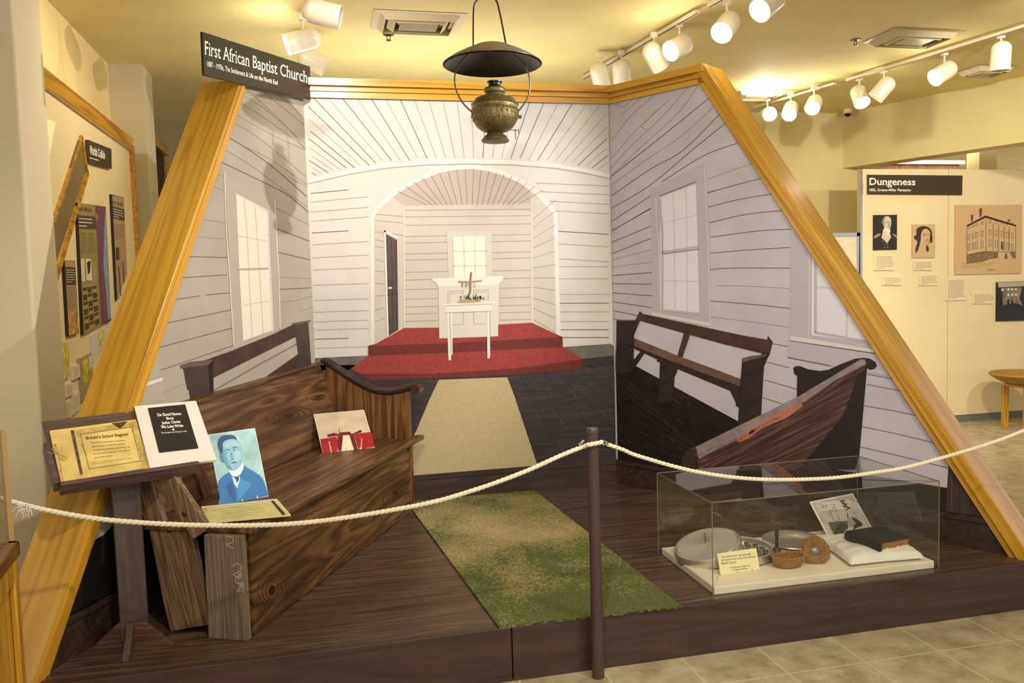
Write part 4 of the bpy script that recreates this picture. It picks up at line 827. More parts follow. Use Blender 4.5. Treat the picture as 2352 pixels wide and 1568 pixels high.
# ------------------------------------------------------------------ glass case and what lies in it
cx0, cx1, cy0, cy1, cz0, cz1 = 1.548, 2.657, 3.105, 3.682, H0, .617
acr = pane_mat('clear_acrylic', (.93, .94, .90), 1.0); acre = plain('acrylic_edge', (118, 108, 84), .2, coat=.5)
case = thing('display_case', (2.1, 3.4, H0), 'clear acrylic display case on a cream base at the right of the platform', 'display case')
g = G(); g.bb((cx0+.012, cy0+.012, H0), (cx1-.012, cy1-.012, H0+.034)); obj('base', g, plain('cream_case_base', (232, 222, 200), .6, .02), case, bevel=.004)
for a, b in (((cx0, cy0, H0), (cx1, cy0, cz1)), ((cx0, cy1, H0), (cx1, cy1, cz1))):
    g = G(); g.poly([V(a), V((b[0], a[1], a[2])), V(b), V((a[0], a[1], b[2]))]); obj('pane', g, acr, case)
for x in (cx0, cx1):
    g = G(); g.poly([V((x, cy0, H0)), V((x, cy1, H0)), V((x, cy1, cz1)), V((x, cy0, cz1))]); obj('pane', g, acr, case)
g = G(); g.poly([V((cx0, cy0, cz1)), V((cx1, cy0, cz1)), V((cx1, cy1, cz1)), V((cx0, cy1, cz1))]); obj('pane', g, pane_mat('clear_acrylic_top', (.86, .86, .84), 1.3), case)
g = G(); w_ = .0016
for x in (cx0, cx1):
    for y in (cy0, cy1): g.bb((x-w_, y-w_, H0), (x+w_, y+w_, cz1))
for y in (cy0, cy1): g.bb((cx0, y-w_, cz1-w_), (cx1, y+w_, cz1+w_))
for x in (cx0, cx1): g.bb((x-w_, cy0, cz1-w_), (x+w_, cy1, cz1+w_))
obj('edge', g, acre, case)
BZ = H0+.034; PC = PZ(BZ)
alu = plain('aluminium', (206, 200, 190), .25, metal=.72); alud = plain('aluminium_dark', (110, 104, 98), .25, metal=1)
tc_ = PC.at(1722, 1278); tc_.z = BZ; tc_ = V((1.845, 3.43, BZ))
tr = thing('communion_tray', tc_, 'round silver communion tray with cup holes, partly under its tilted lid', 'tray')
g = G(); g.lathe([(.02, .002), (.135, .002), (.150, .01), (.156, .045), (.162, .048), (.160, .052), (.150, .048), (.146, .030), (.02, .030)], tc_, n=48); obj('tray_body', g, alu, tr, smooth=True)
g = G()
for k, (r_, n_) in enumerate(((.12, 16), (.085, 11), (.05, 6))):
    for i in range(n_):
        a = 2*math.pi*i/n_; g.lathe([(.012, .0305), (.0125, .034), (.010, .034), (.009, .022), (.001, .021)], tc_+V((math.cos(a)*r_, math.sin(a)*r_, 0)), n=12)
obj('cup_rings', g, alud, tr, smooth=True)
lc = V((1.70, 3.46, BZ+.062)); lax = V((-.27, -.06, .96)).normalized()
ld = thing('serving_cover', lc, 'round silver lid with clear cross handle, tilted against the communion tray', 'lid')
g = G(); g.lathe([(.158, -.036), (.158, 0), (.152, .010), (.146, .012), (.138, .006), (.08, .006), (.03, .012), (.001, .014)], lc, lax, 48); g.lathe([(.155, -.036), (.155, 0), (.14, .003), (.001, .004)], lc, lax, 48); obj('lid_body', g, alu, ld, smooth=True)
g = G(); Xl = lax.orthogonal().normalized(); g.tube([lc+lax*.012, lc+lax*.02+V((0, 0, 0)), lc+lax*.065], [.010, .006, .004], 10); g.tube([lc+lax*.050-Xl*.016, lc+lax*.050+Xl*.016], .0035, 8); obj('cross_knob', g, chrome_m, ld, smooth=True)
pc_ = V((2.195, 3.535, BZ))
g = G(); g.lathe([(.001, .004), (.085, .004), (.100, .016), (.148, .020), (.150, .017), (.102, .012), (.088, .0), (.001, .0)], pc_, n=56)
tag(obj('offering_plate', g, alu, smooth=True, origin=pc_), 'shallow silver plate with wide rim, behind the wicker basket', 'plate')
wick = wood('wicker', [(.2, (84, 52, 18)), (.5, (150, 104, 46)), (.85, (190, 142, 72))], (0, 0, 1), (1, 0, 0), .55, 60, 60, .3, .6)
bc_ = V((1.992, 3.25, BZ))
bk = thing('wicker_basket', bc_, 'small round brown wicker basket lying in the middle of the glass case', 'basket')
g = G()
for k in range(9):
    z = .006+k*.005; R = .055+.020*math.sin(min(1, k/6)*1.57)
    g.tube([bc_+V((math.cos(t)*(R+.002*math.sin(t*16+k*3.14)), .62*math.sin(t)*(R+.002*math.sin(t*16+k*3.14)), z)) for t in [2*math.pi*i/64 for i in range(64)]], .0034, 6, closed=True)
obj('woven_wall', g, wick, bk, smooth=True)
g = G(); g.add([bc_+V((math.cos(2*math.pi*i/24)*.056, .62*math.sin(2*math.pi*i/24)*.056, .006)) for i in range(24)], [tuple(range(24))]); obj('woven_bottom', g, wick, bk)
g = G(); g.tube([bc_+V((math.cos(t)*(.077+.002*math.sin(t*20)), .62*math.sin(t)*.077, .050+.003*math.sin(t*20))) for t in [2*math.pi*i/80 for i in range(80)]], .0042, 7, closed=True); obj('rim', g, wick, bk, smooth=True)
hb = V((1.985, 3.335, BZ))
bell = thing('hand_bell', hb, 'small dark metal hand bell standing behind the wicker basket', 'bell')
brz = plain('dark_bronze', (74, 58, 46), .4, .15, 30, metal=.7)
g = G(); g.lathe([(.040, 0), (.040, .004), (.028, .03), (.018, .052), (.010, .062), (.004, .068)], hb, n=28); obj('bell_body', g, brz, bell, smooth=True)
g = G(); g.lathe([(.006, .064), (.0085, .075), (.0065, .09), (.008, .11), (.0095, .125), (.006, .132), (.009, .138), (.008, .146), (.001, .15)], hb, n=18); obj('handle', g, plain('dark_handle', (34, 26, 22), .35), bell, smooth=True)
wc = V((2.135, 3.265, BZ+.052)); wax = V((-.28, -.86, .42)).normalized()
wr_ = thing('wicker_wreath', V((2.135, 3.28, BZ)), 'round woven wreath-like basket standing on edge beside the white pillow', 'basket')
g = G(); X = V((0, 0, 1)); X = (X-wax*X.dot(wax)).normalized(); Y = wax.cross(X)
for k in range(11):
    rr = .022+k*.0042; g.tube([wc+(X*math.cos(t)+Y*math.sin(t))*(rr+.0015*math.sin(t*14+k*3.14))+wax*(.018-.0035*abs(k-6)-.003+.0015*math.sin(t*14+k*3.1)) for t in [2*math.pi*i/56 for i in range(56)]], .0036, 6, closed=True)
for i in range(26):
    t = rj.uniform(0, 6.28); p = wc+(X*math.cos(t)+Y*math.sin(t))*.064; t2 = t+rj.uniform(.2, .5); g.tube([p, wc+(X*math.cos(t2)+Y*math.sin(t2))*.072+wax*rj.uniform(-.01, .012)], .0011, 4)
obj('woven_ring', g, wick, wr_, smooth=True)
g = G(); g.lathe([(.001, .010), (.012, .009), (.024, .001), (.026, -.004)], wc, wax, 20); obj('centre_disc', g, plain('grey_foil', (140, 128, 112), .35, .2, 60, metal=.4), wr_, smooth=True)
# pillow
pw0 = thing('white_pillow', V((2.42, 3.30, BZ)), 'small white satin pillow under the old black bible', 'pillow')
pq = [V((2.285, 3.53, 0)), V((2.64, 3.40, 0)), V((2.60, 3.125, 0)), V((2.235, 3.145, 0))]
g = G(); nu, nv = 44, 34; vs = []
for side in (1, -1):
    for j in range(nv+1):
        for i in range(nu+1):
            u, v = i/nu, j/nv; p = (pq[0]*(1-u)+pq[1]*u)*(1-v)+(pq[3]*(1-u)+pq[2]*u)*v
            e0 = (4*u*(1-u))**.28*(4*v*(1-v))**.28; cxy = (pq[0]+pq[1]+pq[2]+pq[3])/4
            pin = 1-.07*(1-abs(2*u-1))*(abs(2*v-1)**4)-.07*(1-abs(2*v-1))*(abs(2*u-1)**4)
            p = cxy+(p-cxy)*pin
            wv = .0035*math.sin(u*38+3*math.sin(v*5))*(abs(2*v-1)**2)+.003*math.sin(v*34+2*math.sin(u*7))*(abs(2*u-1)**2)+.002*math.sin(u*17+v*13)
            dent = .034*math.exp(-((u-.52)**2/.06+(v-.42)**2/.08))
            z = BZ+.002+.026+side*((.042 if side > 0 else .026)*e0)+(wv*e0 if side > 0 else 0)-(dent if side > 0 else 0)
            vs.append(V((p.x, p.y, max(BZ+.001, z-.012*(1-e0)))))
fs = []; Q = (nu+1)*(nv+1)
for j in range(nv):
    for i in range(nu):
        a = j*(nu+1)+i; fs += [(a, a+1, a+nu+2, a+nu+1), (Q+a, Q+a+nu+1, Q+a+nu+2, Q+a+1)]
g.add(vs, fs); obj('cushion', g, plain('white_satin', (232, 228, 222), .35, .02, coat=.2), pw0, smooth=True, ang=80)
# bible
bz = BZ+.036; bq = [V((2.37, 3.36, 0)), V((2.57, 3.38, 0)), V((2.575, 3.19, 0)), V((2.405, 3.165, 0))]
bi = thing('old_bible', V((2.44, 3.32, bz)), 'worn black leather bible with browned page edges, lying on the white pillow', 'book')
lea = plain('black_leather', (18, 16, 14), .45, .3, 30, spec=.3, bump=.3, bs=120)
cen = (bq[0]+bq[1]+bq[2]+bq[3])/4
def bqs(k): return [cen+(p-cen)*k for p in bq]
g = G(); g.prism([p+V((0, 0, bz+.004)) for p in bqs(.95)], (0, 0, .050)); obj('pages', g, wood('page_edges', [(.3, (120, 78, 34)), (.6, (172, 122, 62)), (.9, (206, 164, 100))], (1, 0, 0), (0, 0, 1), .8, .5, 90, .1, .6), bi)
g = G(); g.prism([p+V((0, 0, bz)) for p in bqs(1.03)], (0, 0, .005)); obj('back_cover', g, lea, bi, bevel=.002)
tq = [p+V((0, 0, bz+.054)) for p in bqs(1.03)]; g = G(); g.prism(tq, (0, 0, .005)); obj('front_cover', g, lea, bi, bevel=.002)
g = G(); sp0, sp1 = bqs(1.03)[0], bqs(1.03)[3]; g.prism([sp0+V((0, 0, bz)), sp0+V((-.012, 0, bz+.012)), sp0+V((-.012, 0, bz+.046)), sp0+V((0, 0, bz+.059)), sp0+V((.006, 0, bz+.059)), sp0+V((.006, 0, bz))], sp1-sp0); obj('spine', g, lea, bi, bevel=.002)
g = G(); a_, b_ = bqs(.96)[3], bqs(.96)[2]; rows = []
for i in range(13):
    t = i/12; rows.append(a_.lerp(b_, t)+V((0, -.003, bz+.024+rj.uniform(-.004, .006))))
low = [a_.lerp(b_, i/12)+V((0, -.003, bz+.012+rj.uniform(-.003, .003))) for i in range(13)]
g.poly(rows+low[::-1]); obj('torn_pages', g, plain('torn_page', (222, 196, 148), .8), bi)
# old photo propped at the back
rt, P, q, fr = card('old_photograph', (1906, 1240), (2006, 1217), (1860, 1152), BZ+.001, 22, 'black-and-white photograph propped at the back of the glass case', 'photo', card_w)
F = (q, fr[2]); gy_ = lambda c: plain('grey_tone_%d' % c, (c, c-4, c-10), .4)
lflat('backdrop', F, [(.03, .03), (.97, .03), (.97, .97), (.03, .97)], plain('photo_grey', (176, 168, 158), .4, .08, 20), rt, ce)
C9 = lambda p: T(1800, 1100, 5.6, p)
flat('picture_on_wall', P, [C9([(405, 300), (720, 275), (770, 385), (460, 415)])], gy_(198), rt, ce*2)
strokes('sketch_lines', P, [C9([(460, 320), (520, 340), (480, 370), (560, 330), (540, 380)]), C9([(610, 320), (660, 330), (630, 370), (680, 380)]), C9([(590, 400), (680, 400), (720, 545), (640, 530), (590, 400)])], 1, gy_(110), rt, ce*3)
flat('chair_back', P, C9([(570, 555), (820, 535), (830, 620), (720, 745), (665, 755)]), gy_(84), rt, ce*2)
flat('figure', P, C9([(680, 600), (740, 560), (820, 570), (835, 620), (760, 700), (690, 740), (650, 690)]), gy_(56), rt, ce*3)
flat('head', P, C9([(820, 500), (870, 480), (920, 520), (920, 580), (880, 620), (840, 600)]), gy_(140), rt, ce*4)
flat('hair', P, C9([(870, 482), (940, 510), (1015, 570), (1010, 600), (950, 620), (900, 650), (900, 600), (930, 570)]), gy_(46), rt, ce*5)
strokes('ornament', P, [C9([(725, 280), (780, 270), (760, 310), (810, 320), (770, 350), (850, 370), (800, 400)]), C9([(740, 290), (790, 330), (840, 380)]), C9([(820, 440), (830, 500)])], 2.2, gy_(50), rt, ce*3)
# caption card
rt, P, q, fr = card('caption_card', (1655, 1321), (1745, 1307), (1647, 1271), BZ+.001, 16, 'small cream caption card about the communion set, propped at the front of the case', 'card', plain('cream_card', (236, 226, 176), .6), .002)
C10 = lambda p: T(1500, 1040, 4.611, p)
for s_, qd in (('The communion set was used', [(722, 1088), (1032, 1052), (1036, 1078), (724, 1112)]), ('during services at the First African', [(722, 1120), (1080, 1082), (1085, 1106), (724, 1144)]), ('Baptist Church.', [(724, 1154), (884, 1140), (888, 1164), (726, 1180)]), ('Set received as a gift from', [(812, 1204), (1025, 1180), (1028, 1198), (814, 1222)]), ('J. Dewey Henderson', [(836, 1228), (1005, 1210), (1008, 1228), (838, 1246)])):
    text('lettering', s_, P, C10(qd), ink_m, rt, .0006, .0)
easel(rt, P, q, fr, .42, .80)

# ------------------------------------------------------------------ hanging oil lamp
LD = 4.2; LC = CAM+ray(1137, 262)*LD
brass = wood('aged_brass', [(.25, (64, 56, 30)), (.5, (112, 98, 54)), (.8, (150, 134, 82))], (0, 0, 1), (1, 0, 0), .42, 30, 30, .05, .5)
MATS['aged_brass'].node_tree.nodes['Principled BSDF'].inputs['Metallic'].default_value = .55
tin = plain('tin_shade', (126, 112, 86), .5, .10, 30, metal=.35); tin_in = plain('tin_shade_inside', (52, 44, 30), .35, .2, 30, metal=.5)
lamp = thing('hanging_oil_lamp', LC, 'antique brass oil lamp with wide tin shade hanging in front of the mural', 'lamp')
k = LD/FPX                      # metres per pixel there
def lz(y): return (262-y)*k*1.0
lax_ = (V((0, 0, 1))+RT*.02).normalized()
g = G(); pr_ = [(.002, 272), (26, 272), (30, 268), (30, 262), (33, 262), (53, 250), (55, 244), (50, 241), (54, 232)]
pr_ = [(.5, 327), (31, 325), (33, 321), (29, 317), (24, 311), (19, 307), (15, 306), (21, 304), (33, 299), (43, 291), (50, 281), (53, 271), (54, 262), (54, 256), (56, 253), (54, 250), (54, 243), (56, 241), (52, 237), (46, 228), (34, 224), (24, 221), (22, 216), (25, 213), (26, 207), (24, 204), (14, 204)]
g.lathe([(r*k*.98, lz(y)) for r, y in pr_], LC, lax_, 48); fo = obj('fount', g, brass, lamp, smooth=True)
g = G()
for i in range(22):
    a = 2*math.pi*i/22; n_ = V((math.cos(a), math.sin(a), 0)); p = LC+V((0, 0, lz(314)))+n_*25.2*k; t_ = V((-n_.y, n_.x, 0))
    g.poly([p-t_*2.0*k+V((0, 0, 3*k)), p+t_*2.0*k+V((0, 0, 3*k)), p+t_*2.0*k-V((0, 0, 3.5*k))+n_*2.6*k, p-t_*2.0*k-V((0, 0, 3.5*k))+n_*2.6*k])
obj('air_slots', g, dark_m, lamp)
g = G()
for ring_, (rr, yy) in enumerate(((53.2, 262), (50.5, 275), (43, 287))):
    for i in range(26):
        a = 2*math.pi*(i+.5*ring_)/26; c = LC+V((math.cos(a)*rr*k, math.sin(a)*rr*k, lz(yy))); g.lathe([(3.4*k, -.5*k), (2.6*k, 1.2*k), (.1*k, 2.0*k)], c, (math.cos(a), math.sin(a), -.25*ring_), 8)
obj('embossed_bosses', g, brass, lamp, smooth=True)
g = G(); g.lathe([(17*k, lz(206)), (15*k, lz(203)), (15*k, lz(193)), (18*k, lz(191)), (18*k, lz(189)), (12*k, lz(189)), (12*k, lz(203))], LC, lax_, 28); obj('burner', g, plain('black_burner', (20, 18, 16), .3), lamp, smooth=True)
g = G(); ky = LC+V((.052*1, -.02, lz(296)))*1
ky = LC+RT*(46*k)+V((0, 0, lz(296))); g.tube([LC+RT*(30*k)+V((0, 0, lz(297))), LC+RT*(52*k)+V((0, 0, lz(299)))], .002, 6); g.lathe([(.1*k, 0), (6*k, .5*k), (6*k, 1.5*k), (.1*k, 2*k)], LC+RT*(52*k)+V((0, 0, lz(300))), RT, 14); g.tube([LC+RT*(45*k)+V((0, 0, lz(296))), LC+RT*(46*k)+V((0, 0, lz(320)))], .0022, 6)
g.tube([LC+RT*(28*k)+V((0, 0, lz(232))), LC+RT*(30*k)+V((0, 0, lz(224))), LC+RT*(36*k)+V((0, 0, lz(224))), LC+RT*(37*k)+V((0, 0, lz(235)))], .0022, 6); obj('wick_key', g, brass, lamp, smooth=True)
wire = plain('dull_wire', (120, 108, 84), .35, metal=.8)
g = G()
hoop = sm([(1088, 262), (1082, 256), (1062, 235), (1048, 208), (1044, 180), (1050, 155), (1060, 140), (1075, 124)], 6); g.tube([CAM+ray(*p)*LD for p in hoop], .0042, 8)
hoop = sm([(1188, 258), (1195, 250), (1210, 228), (1217, 205), (1216, 178), (1208, 157), (1195, 138), (1180, 126)], 6); g.tube([CAM+ray(*p)*LD for p in hoop], .0042, 8)
for xx in (1086, 1194): g.lathe([(.001, -.01), (.009, -.008), (.009, .008), (.001, .01)], CAM+ray(xx, 268)*LD, RT, 12)
obj('side_hoop', g, wire, lamp, smooth=True)
g = G(); bail = sm([(1087, 113), (1087, 60), (1088, 20), (1094, 2), (1108, -8), (1125, -8), (1140, 2), (1148, 30), (1156, 70), (1163, 108)], 8); bz_ = [CAM+ray(*p)*LD for p in bail]; g.tube(bz_, .0045, 8)
top = CAM+ray(1116, -9)*LD; g.tube([top, V((top.x, top.y, 3.3))], .003, 6); obj('bail', g, plain('dark_wire', (44, 36, 26), .4, metal=.5), lamp, smooth=True)
# shade: cone-like disc tilted a little towards the viewer
sc_ = CAM+ray(1131, 148)*LD; R_ = 113*k
sax = (V((0, 0, 1))+RT*.012).normalized()
sh = [(R_, 0), (R_*.97, .008), (R_*.80, .036), (R_*.60, .062), (R_*.42, .082), (R_*.34, .092), (R_*.22, .097), (R_*.10, .098)]
g = G(); g.lathe(sh, sc_, sax, 72); g.lathe([(r*.985, z-.003) for r, z in sh], sc_, sax, 72); shd = obj('shade', g, tin, lamp, smooth=True)
g = G(); g.lathe([(r*.975, z-.0045) for r, z in sh], sc_, sax, 72); obj('shade_lining', g, tin_in, lamp, smooth=True)
g = G(); g.tube([sc_+( sax.orthogonal().normalized()*math.cos(t)+sax.cross(sax.orthogonal().normalized())*math.sin(t))*R_ for t in [2*math.pi*i/72 for i in range(72)]], .003, 6, closed=True); obj('shade_rim', g, tin_in, lamp, smooth=True)

# ------------------------------------------------------------------ church sign
PS = Plane(BL+nL*.05, nL)
sq = [(465, 73), (712, 153), (713, 229), (469, 173)]
sg = thing('church_sign', PS.at(590, 200), 'long black sign reading First African Baptist Church on top of the left beam', 'sign', None)
g = G(); g.prism([PS.at(*p) for p in sq], -nL*.012); obj('board', g, black_m, sg)
text('lettering', 'First African Baptist Church', PS, A1([(1366, 270), (2048, 478), (2048, 552), (1368, 362)]), letter_m, sg, .001, .004, serif=True)
text('lettering', '1887 - 1970s, The Settlement & Life on the North End', PS, A1([(1381, 406), (1852, 536), (1852, 566), (1381, 440)]), letter_m, sg, .001, .014)

# ------------------------------------------------------------------ track lights
trk = plain('track_white', (214, 204, 176), .4); bulb = emit('lamp_bulb', (1, .88, .72), 9.0); inl = emit('lit_can_inside', (1, .84, .62), .75)
def track(p0, p1, label):
    a, b = V(p0), V(p1); d = (b-a).normalized(); s = V((-d.y, d.x, 0))
    r = thing('light_track', (a+b)/2, label, 'light track', 'ceiling light tracks')
    g = G(); g.prism([a+s*.018+V((0, 0, -.022)), a-s*.018+V((0, 0, -.022)), a-s*.018, a+s*.018], b-a); obj('rail', g, trk, r, bevel=.002)
    g = G(); g.prism([a+s*.005+V((0, 0, -.0225)), a-s*.005+V((0, 0, -.0225)), a-s*.005+V((0, 0, -.021)), a+s*.005+V((0, 0, -.021))], b-a); obj('slot', g, dark_m, r)
CZ = PZ(3.278)
t1a, t1b = CZ.at(1340, 176), CZ.at(1602, 22); t1c, t1d = CZ.at(1630, 8), CZ.at(1800, -90)
track(t1a, t1b, 'white light track running above the right end of the mural'); track(t1c, t1d, 'white light track nearest the top edge of the photo, right of the hanging lamp')
t2a, t2b = CZ.at(1735, 244), CZ.at(1918, 189); t2c, t2d = CZ.at(1946, 181), CZ.at(2420, 36)
track(t2a, t2b, 'far white light track behind the right sloping beam'); track(t2c, t2d, 'long white light track over the Dungeness display wall')
t3a, t3b = CZ.at(719, 16), CZ.at(690, -60); track(t3b, t3a, 'white light track end above the black church sign')
def can(px, L_, dirv, lit, label, R=.068, z=3.12):
    c = PZ(z).at(*px); d = V(dirv).normalized()
    r = thing('track_spotlight', V((c.x, c.y, 3.27)), label, 'spotlight', 'white can spotlights on the ceiling tracks')
    prof = [(.001, -L_*.5)]+[(R*math.sin(t), -L_*.5+R*.85*(1-math.cos(t))) for t in [i*math.pi/2/8 for i in range(1, 9)]]+[(R, L_*.5), (R*.95, L_*.5), (R*.93, -L_*.1), (.01, -L_*.12)]
    g = G(); g.lathe(prof[:11], c, d, 32); obj('housing', g, white_m, r, smooth=True)
    g = G(); g.lathe([(R*.99, L_*.5), (R*.93, L_*.498), (R*.92, -L_*.1), (.002, -L_*.12)], c, d, 32); obj('reflector', g, inl if lit else white_m, r, smooth=True)
    if lit: g = G(); g.lathe([(R*.30, -L_*.11), (R*.50, .0), (R*.54, L_*.06), (R*.42, L_*.11), (.001, L_*.13)], c, d, 24); obj('bulb', g, bulb, r, smooth=True)
    g = G(); g.tube([V((c.x, c.y, 3.278)), V((c.x, c.y, c.z+R*.5))], .007, 8); obj('stem', g, white_m, r, smooth=True)
    g = G(); g.bb((c.x-.022, c.y-.018, 3.245), (c.x+.022, c.y+.018, 3.28)); obj('adapter', g, white_m, r, bevel=.003)
    return c, d
FR_ = V((FW.x, FW.y, 0)).normalized(); RR = V((FR_.y, -FR_.x, 0)); UZ = V((0, 0, 1))
def dv(r, u, f): return RR*r+UZ*u+FR_*f       # right, up, away from the viewer
cans = [((1378, 172), .19, dv(.3, -.8, .6), 0, 'small white can spotlight farthest along the track above the mural'),
 ((1428, 166), .19, dv(.1, -.9, .5), 0, 'white can spotlight second from the far end above the mural'),
 ((1503, 128), .20, dv(.55, -.75, .45), 0, 'white can spotlight aimed down right, unlit side showing, above the mural corner'),
 ((1561, 106), .20, dv(-.65, -.40, -.45), 1, 'lit white can spotlight aimed down left just above the mural corner'),
 ((1670, 58), .20, dv(-.45, -.55, -.50), 1, 'lit white can spotlight hanging left of the ceiling glare'),
 ((1768, 6), .21, dv(-.55, -.45, -.35), 1, 'lit white can spotlight cut by the top edge of the photo'),
 ((1763, 263), .17, dv(-.05, -.15, -.98), 1, 'brightest spotlight facing the viewer beside the right beam'),
 ((1816, 252), .19, dv(-.35, -.55, -.60), 1, 'lit spotlight second from the right beam'),
 ((1870, 238), .19, dv(-.40, -.50, -.60), 1, 'lit spotlight third from the right beam'),
 ((1974, 219), .20, dv(-.02, -.70, -.55), 1, 'lit spotlight aimed straight down at the viewer above the security camera'),
 ((2030, 202), .20, dv(-.55, -.70, .25), 0, 'white can spotlight turned away down left, beside the lit one over the security camera'),
 ((2169, 165), .21, dv(-.72, -.42, -.22), 1, 'white can spotlight aimed left over the Dungeness sign'),
 ((2299, 128), .21, dv(0, -1, .1), 0, 'white can spotlight pointing straight down at the upper right edge'),
 ((738, 30), .22, dv(.95, -.22, .1), 0, 'white can spotlight aimed right at the top left track end'),
 ((697, 94), .22, dv(-.90, -.32, -.35), 1, 'lit white can spotlight aimed left above the church sign'),
 ((716, 138), .20, dv(.85, -.45, .2), 0, 'white can spotlight half hidden behind the church sign')]
CP = []
for px, L_, d_, lit, lab in cans: CP.append(can(px, L_, d_, lit, lab)+(lit,))
def glow(p, power, rad=.04):
    l = bpy.data.lights.new('bulb_and_glare_light', 'POINT'); l.energy = power; l.shadow_soft_size = rad; l.color = (1, .92, .78)
    o = bpy.data.objects.new('bulb_and_glare_light', l); COL.objects.link(o); o.location = p
for c, d, lit in CP:
    if lit: glow(c+d*.16, 4)
glow(PZ(3.18).at(1752, 225), 9, .03)  # added point light for the ceiling hot spot, not one of the bulbs

# ------------------------------------------------------------------ ceiling vents, sprinklers, camera
vw = plain('vent_white', (216, 204, 168), .45); vg = plain('vent_metal', (168, 158, 128), .35, metal=.3)
def vent(cx, cy, w, h, ang, label):
    z = 3.3; root = thing('ceiling_vent', (cx, cy, z-.02), label, 'vent', 'square ceiling air vents'); ca, sa = math.cos(ang), math.sin(ang)
    def W(x, y, zz_): return V((cx+x*ca-y*sa, cy+x*sa+y*ca, z+zz_))
    def ring(s0, z0, s1, z1, m, nm):
        g = G(); A = [W(x*w*s0, y*h*s0, z0) for x, y in ((-.5, -.5), (.5, -.5), (.5, .5), (-.5, .5))]; B = [W(x*w*s1, y*h*s1, z1) for x, y in ((-.5, -.5), (.5, -.5), (.5, .5), (-.5, .5))]
        g.add(A+B, [(i, (i+1) % 4, 4+(i+1) % 4, 4+i) for i in range(4)]); obj(nm, g, m, root)
    ring(1.0, -.004, .86, -.008, vw, 'frame'); ring(.86, -.008, .74, -.045, vw, 'louvre'); ring(.72, -.001, .66, -.012, dark_m, 'gap')
    ring(.66, -.010, .52, -.048, vw, 'louvre'); ring(.50, -.001, .44, -.014, dark_m, 'gap')
    g = G(); g.poly([W(x*w*.42, y*h*.42, -.040) for x, y in ((-.5, -.5), (.5, -.5), (.5, .5), (-.5, .5))]); obj('centre_plate', g, vg, root)
    ring(.42, -.040, .30, -.012, vg, 'centre_edge')
CP3 = PZ(3.3)
def vc(pts):
    P_ = [CP3.at(*p) for p in pts]; c = sum(P_, V((0, 0, 0)))/4; return c, (P_[1]-P_[0]).length, (P_[3]-P_[0]).length
c, w_, h_ = vc([(850, 22), (1092, 28), (1050, 73), (845, 68)]); vent(c.x, c.y, .60, .40, 0, 'ceiling vent left of the hanging lamp')
c, w_, h_ = vc([(1975, 97), (2066, 62), (2230, 70), (2120, 106)]); vent(c.x, c.y, .60, .37, 0, 'ceiling vent above the long track on the right')
c, w_, h_ = vc([(2190, 168), (2250, 148), (2335, 150), (2282, 170)]); vent(c.x, c.y, .40, .28, 0, 'small ceiling vent behind the rightmost spotlight')
c, w_, h_ = vc([(1690, 222), (1700, 203), (1790, 208), (1760, 224)]); vent(c.x, c.y, .55, .32, 0, 'ceiling vent in the glare behind the right sloping beam')
def sprinkler(px, label):
    c = CP3.at(*px); r = thing('fire_sprinkler', V((c.x, c.y, 3.26)), label, 'sprinkler', 'brass fire sprinklers')
    g = G(); g.lathe([(.038, 0), (.036, -.006), (.012, -.008)], c, n=20); obj('flange', g, plain('sprinkler_brass', (96, 84, 58), .4, metal=.6), r, smooth=True)
    g = G(); g.tube([c+V((0, 0, -.004)), c+V((.012, 0, -.018)), c+V((.012, 0, -.03)), c+V((0, 0, -.04))], .003, 6); g.tube([c+V((0, 0, -.004)), c+V((-.012, 0, -.018)), c+V((-.012, 0, -.03)), c+V((0, 0, -.04))], .003, 6); g.lathe([(.001, -.040), (.018, -.041), (.018, -.044), (.001, -.045)], c, n=16); obj('head', g, MATS['sprinkler_brass'], r, smooth=True)
sprinkler((892, 78), 'small brass sprinkler on the ceiling below the left vent'); sprinkler((1965, 91), 'small brass sprinkler left of the right-hand ceiling vent')
c = CP3.at(1931, 258); sc2 = thing('security_camera', V((c.x, c.y-.1, 3.22)), 'small white dome security camera where the ceiling meets the far wall', 'security camera')
c = V((c.x-.02, c.y-.15, 3.3)); g = G(); g.lathe([(.048, 0), (.048, -.03), (.036, -.045)], c, n=24); obj('mount', g, white_m, sc2, smooth=True)
g = G(); g.lathe([(.036, -.040), (.034, -.058), (.022, -.074), (.001, -.08)], c, n=24); obj('dome', g, plain('dark_dome', (24, 22, 20), .15), sc2, smooth=True)

# ------------------------------------------------------------------ left display wall
XW = -1.33; PW = PX(XW)
lw_ = thing('exhibit_wall_panel', (XW, 5.4, 0), 'cream exhibit wall panel edged with pine trim at the far left', 'display wall')
g = G(); g.bb((XW-.05, 4.42, 0), (XW, 6.56, 2.62)); obj('panel', g, disp_m, lw_)
pt_ = wood('pine_trim_far', PINE, (0, 1, 0), (0, 0, 1), .3, .5, 13, .45, .05, coat=.3)
g = G(); ya, yb = PW.at(98, 178), PW.at(293, 314); za, zb_ = PW.at(98, 198), PW.at(290, 327)
g.prism([V((XW-.06, 4.42, 2.61)), V((XW+.02, 4.42, 2.61)), V((XW+.03, 4.42, 2.65)), V((XW+.015, 4.42, 2.665)), V((XW+.03, 4.42, 2.70)), V((XW-.06, 4.42, 2.70))], (0, 2.16, 0)); obj('top_trim', g, pt_, lw_)
g = G(); g.bb((XW-.06, 6.53, 0), (XW+.025, 6.60, 2.64)); obj('side_trim', g, pt_, lw_)
def board(name, pts, m, label, cat, th=.02, group=None, pl=PW):
    r = thing(name, pl.at(*pts[3]), label, cat, group); g = G(); g.prism([pl.at(*p, th) for p in pts], -pl.n*(th-.001)); obj('board', g, m, r); return r
D1 = lambda p: T(90, 290, 2.2095, p); D2 = lambda p: T(100, 480, 3.1375, p)
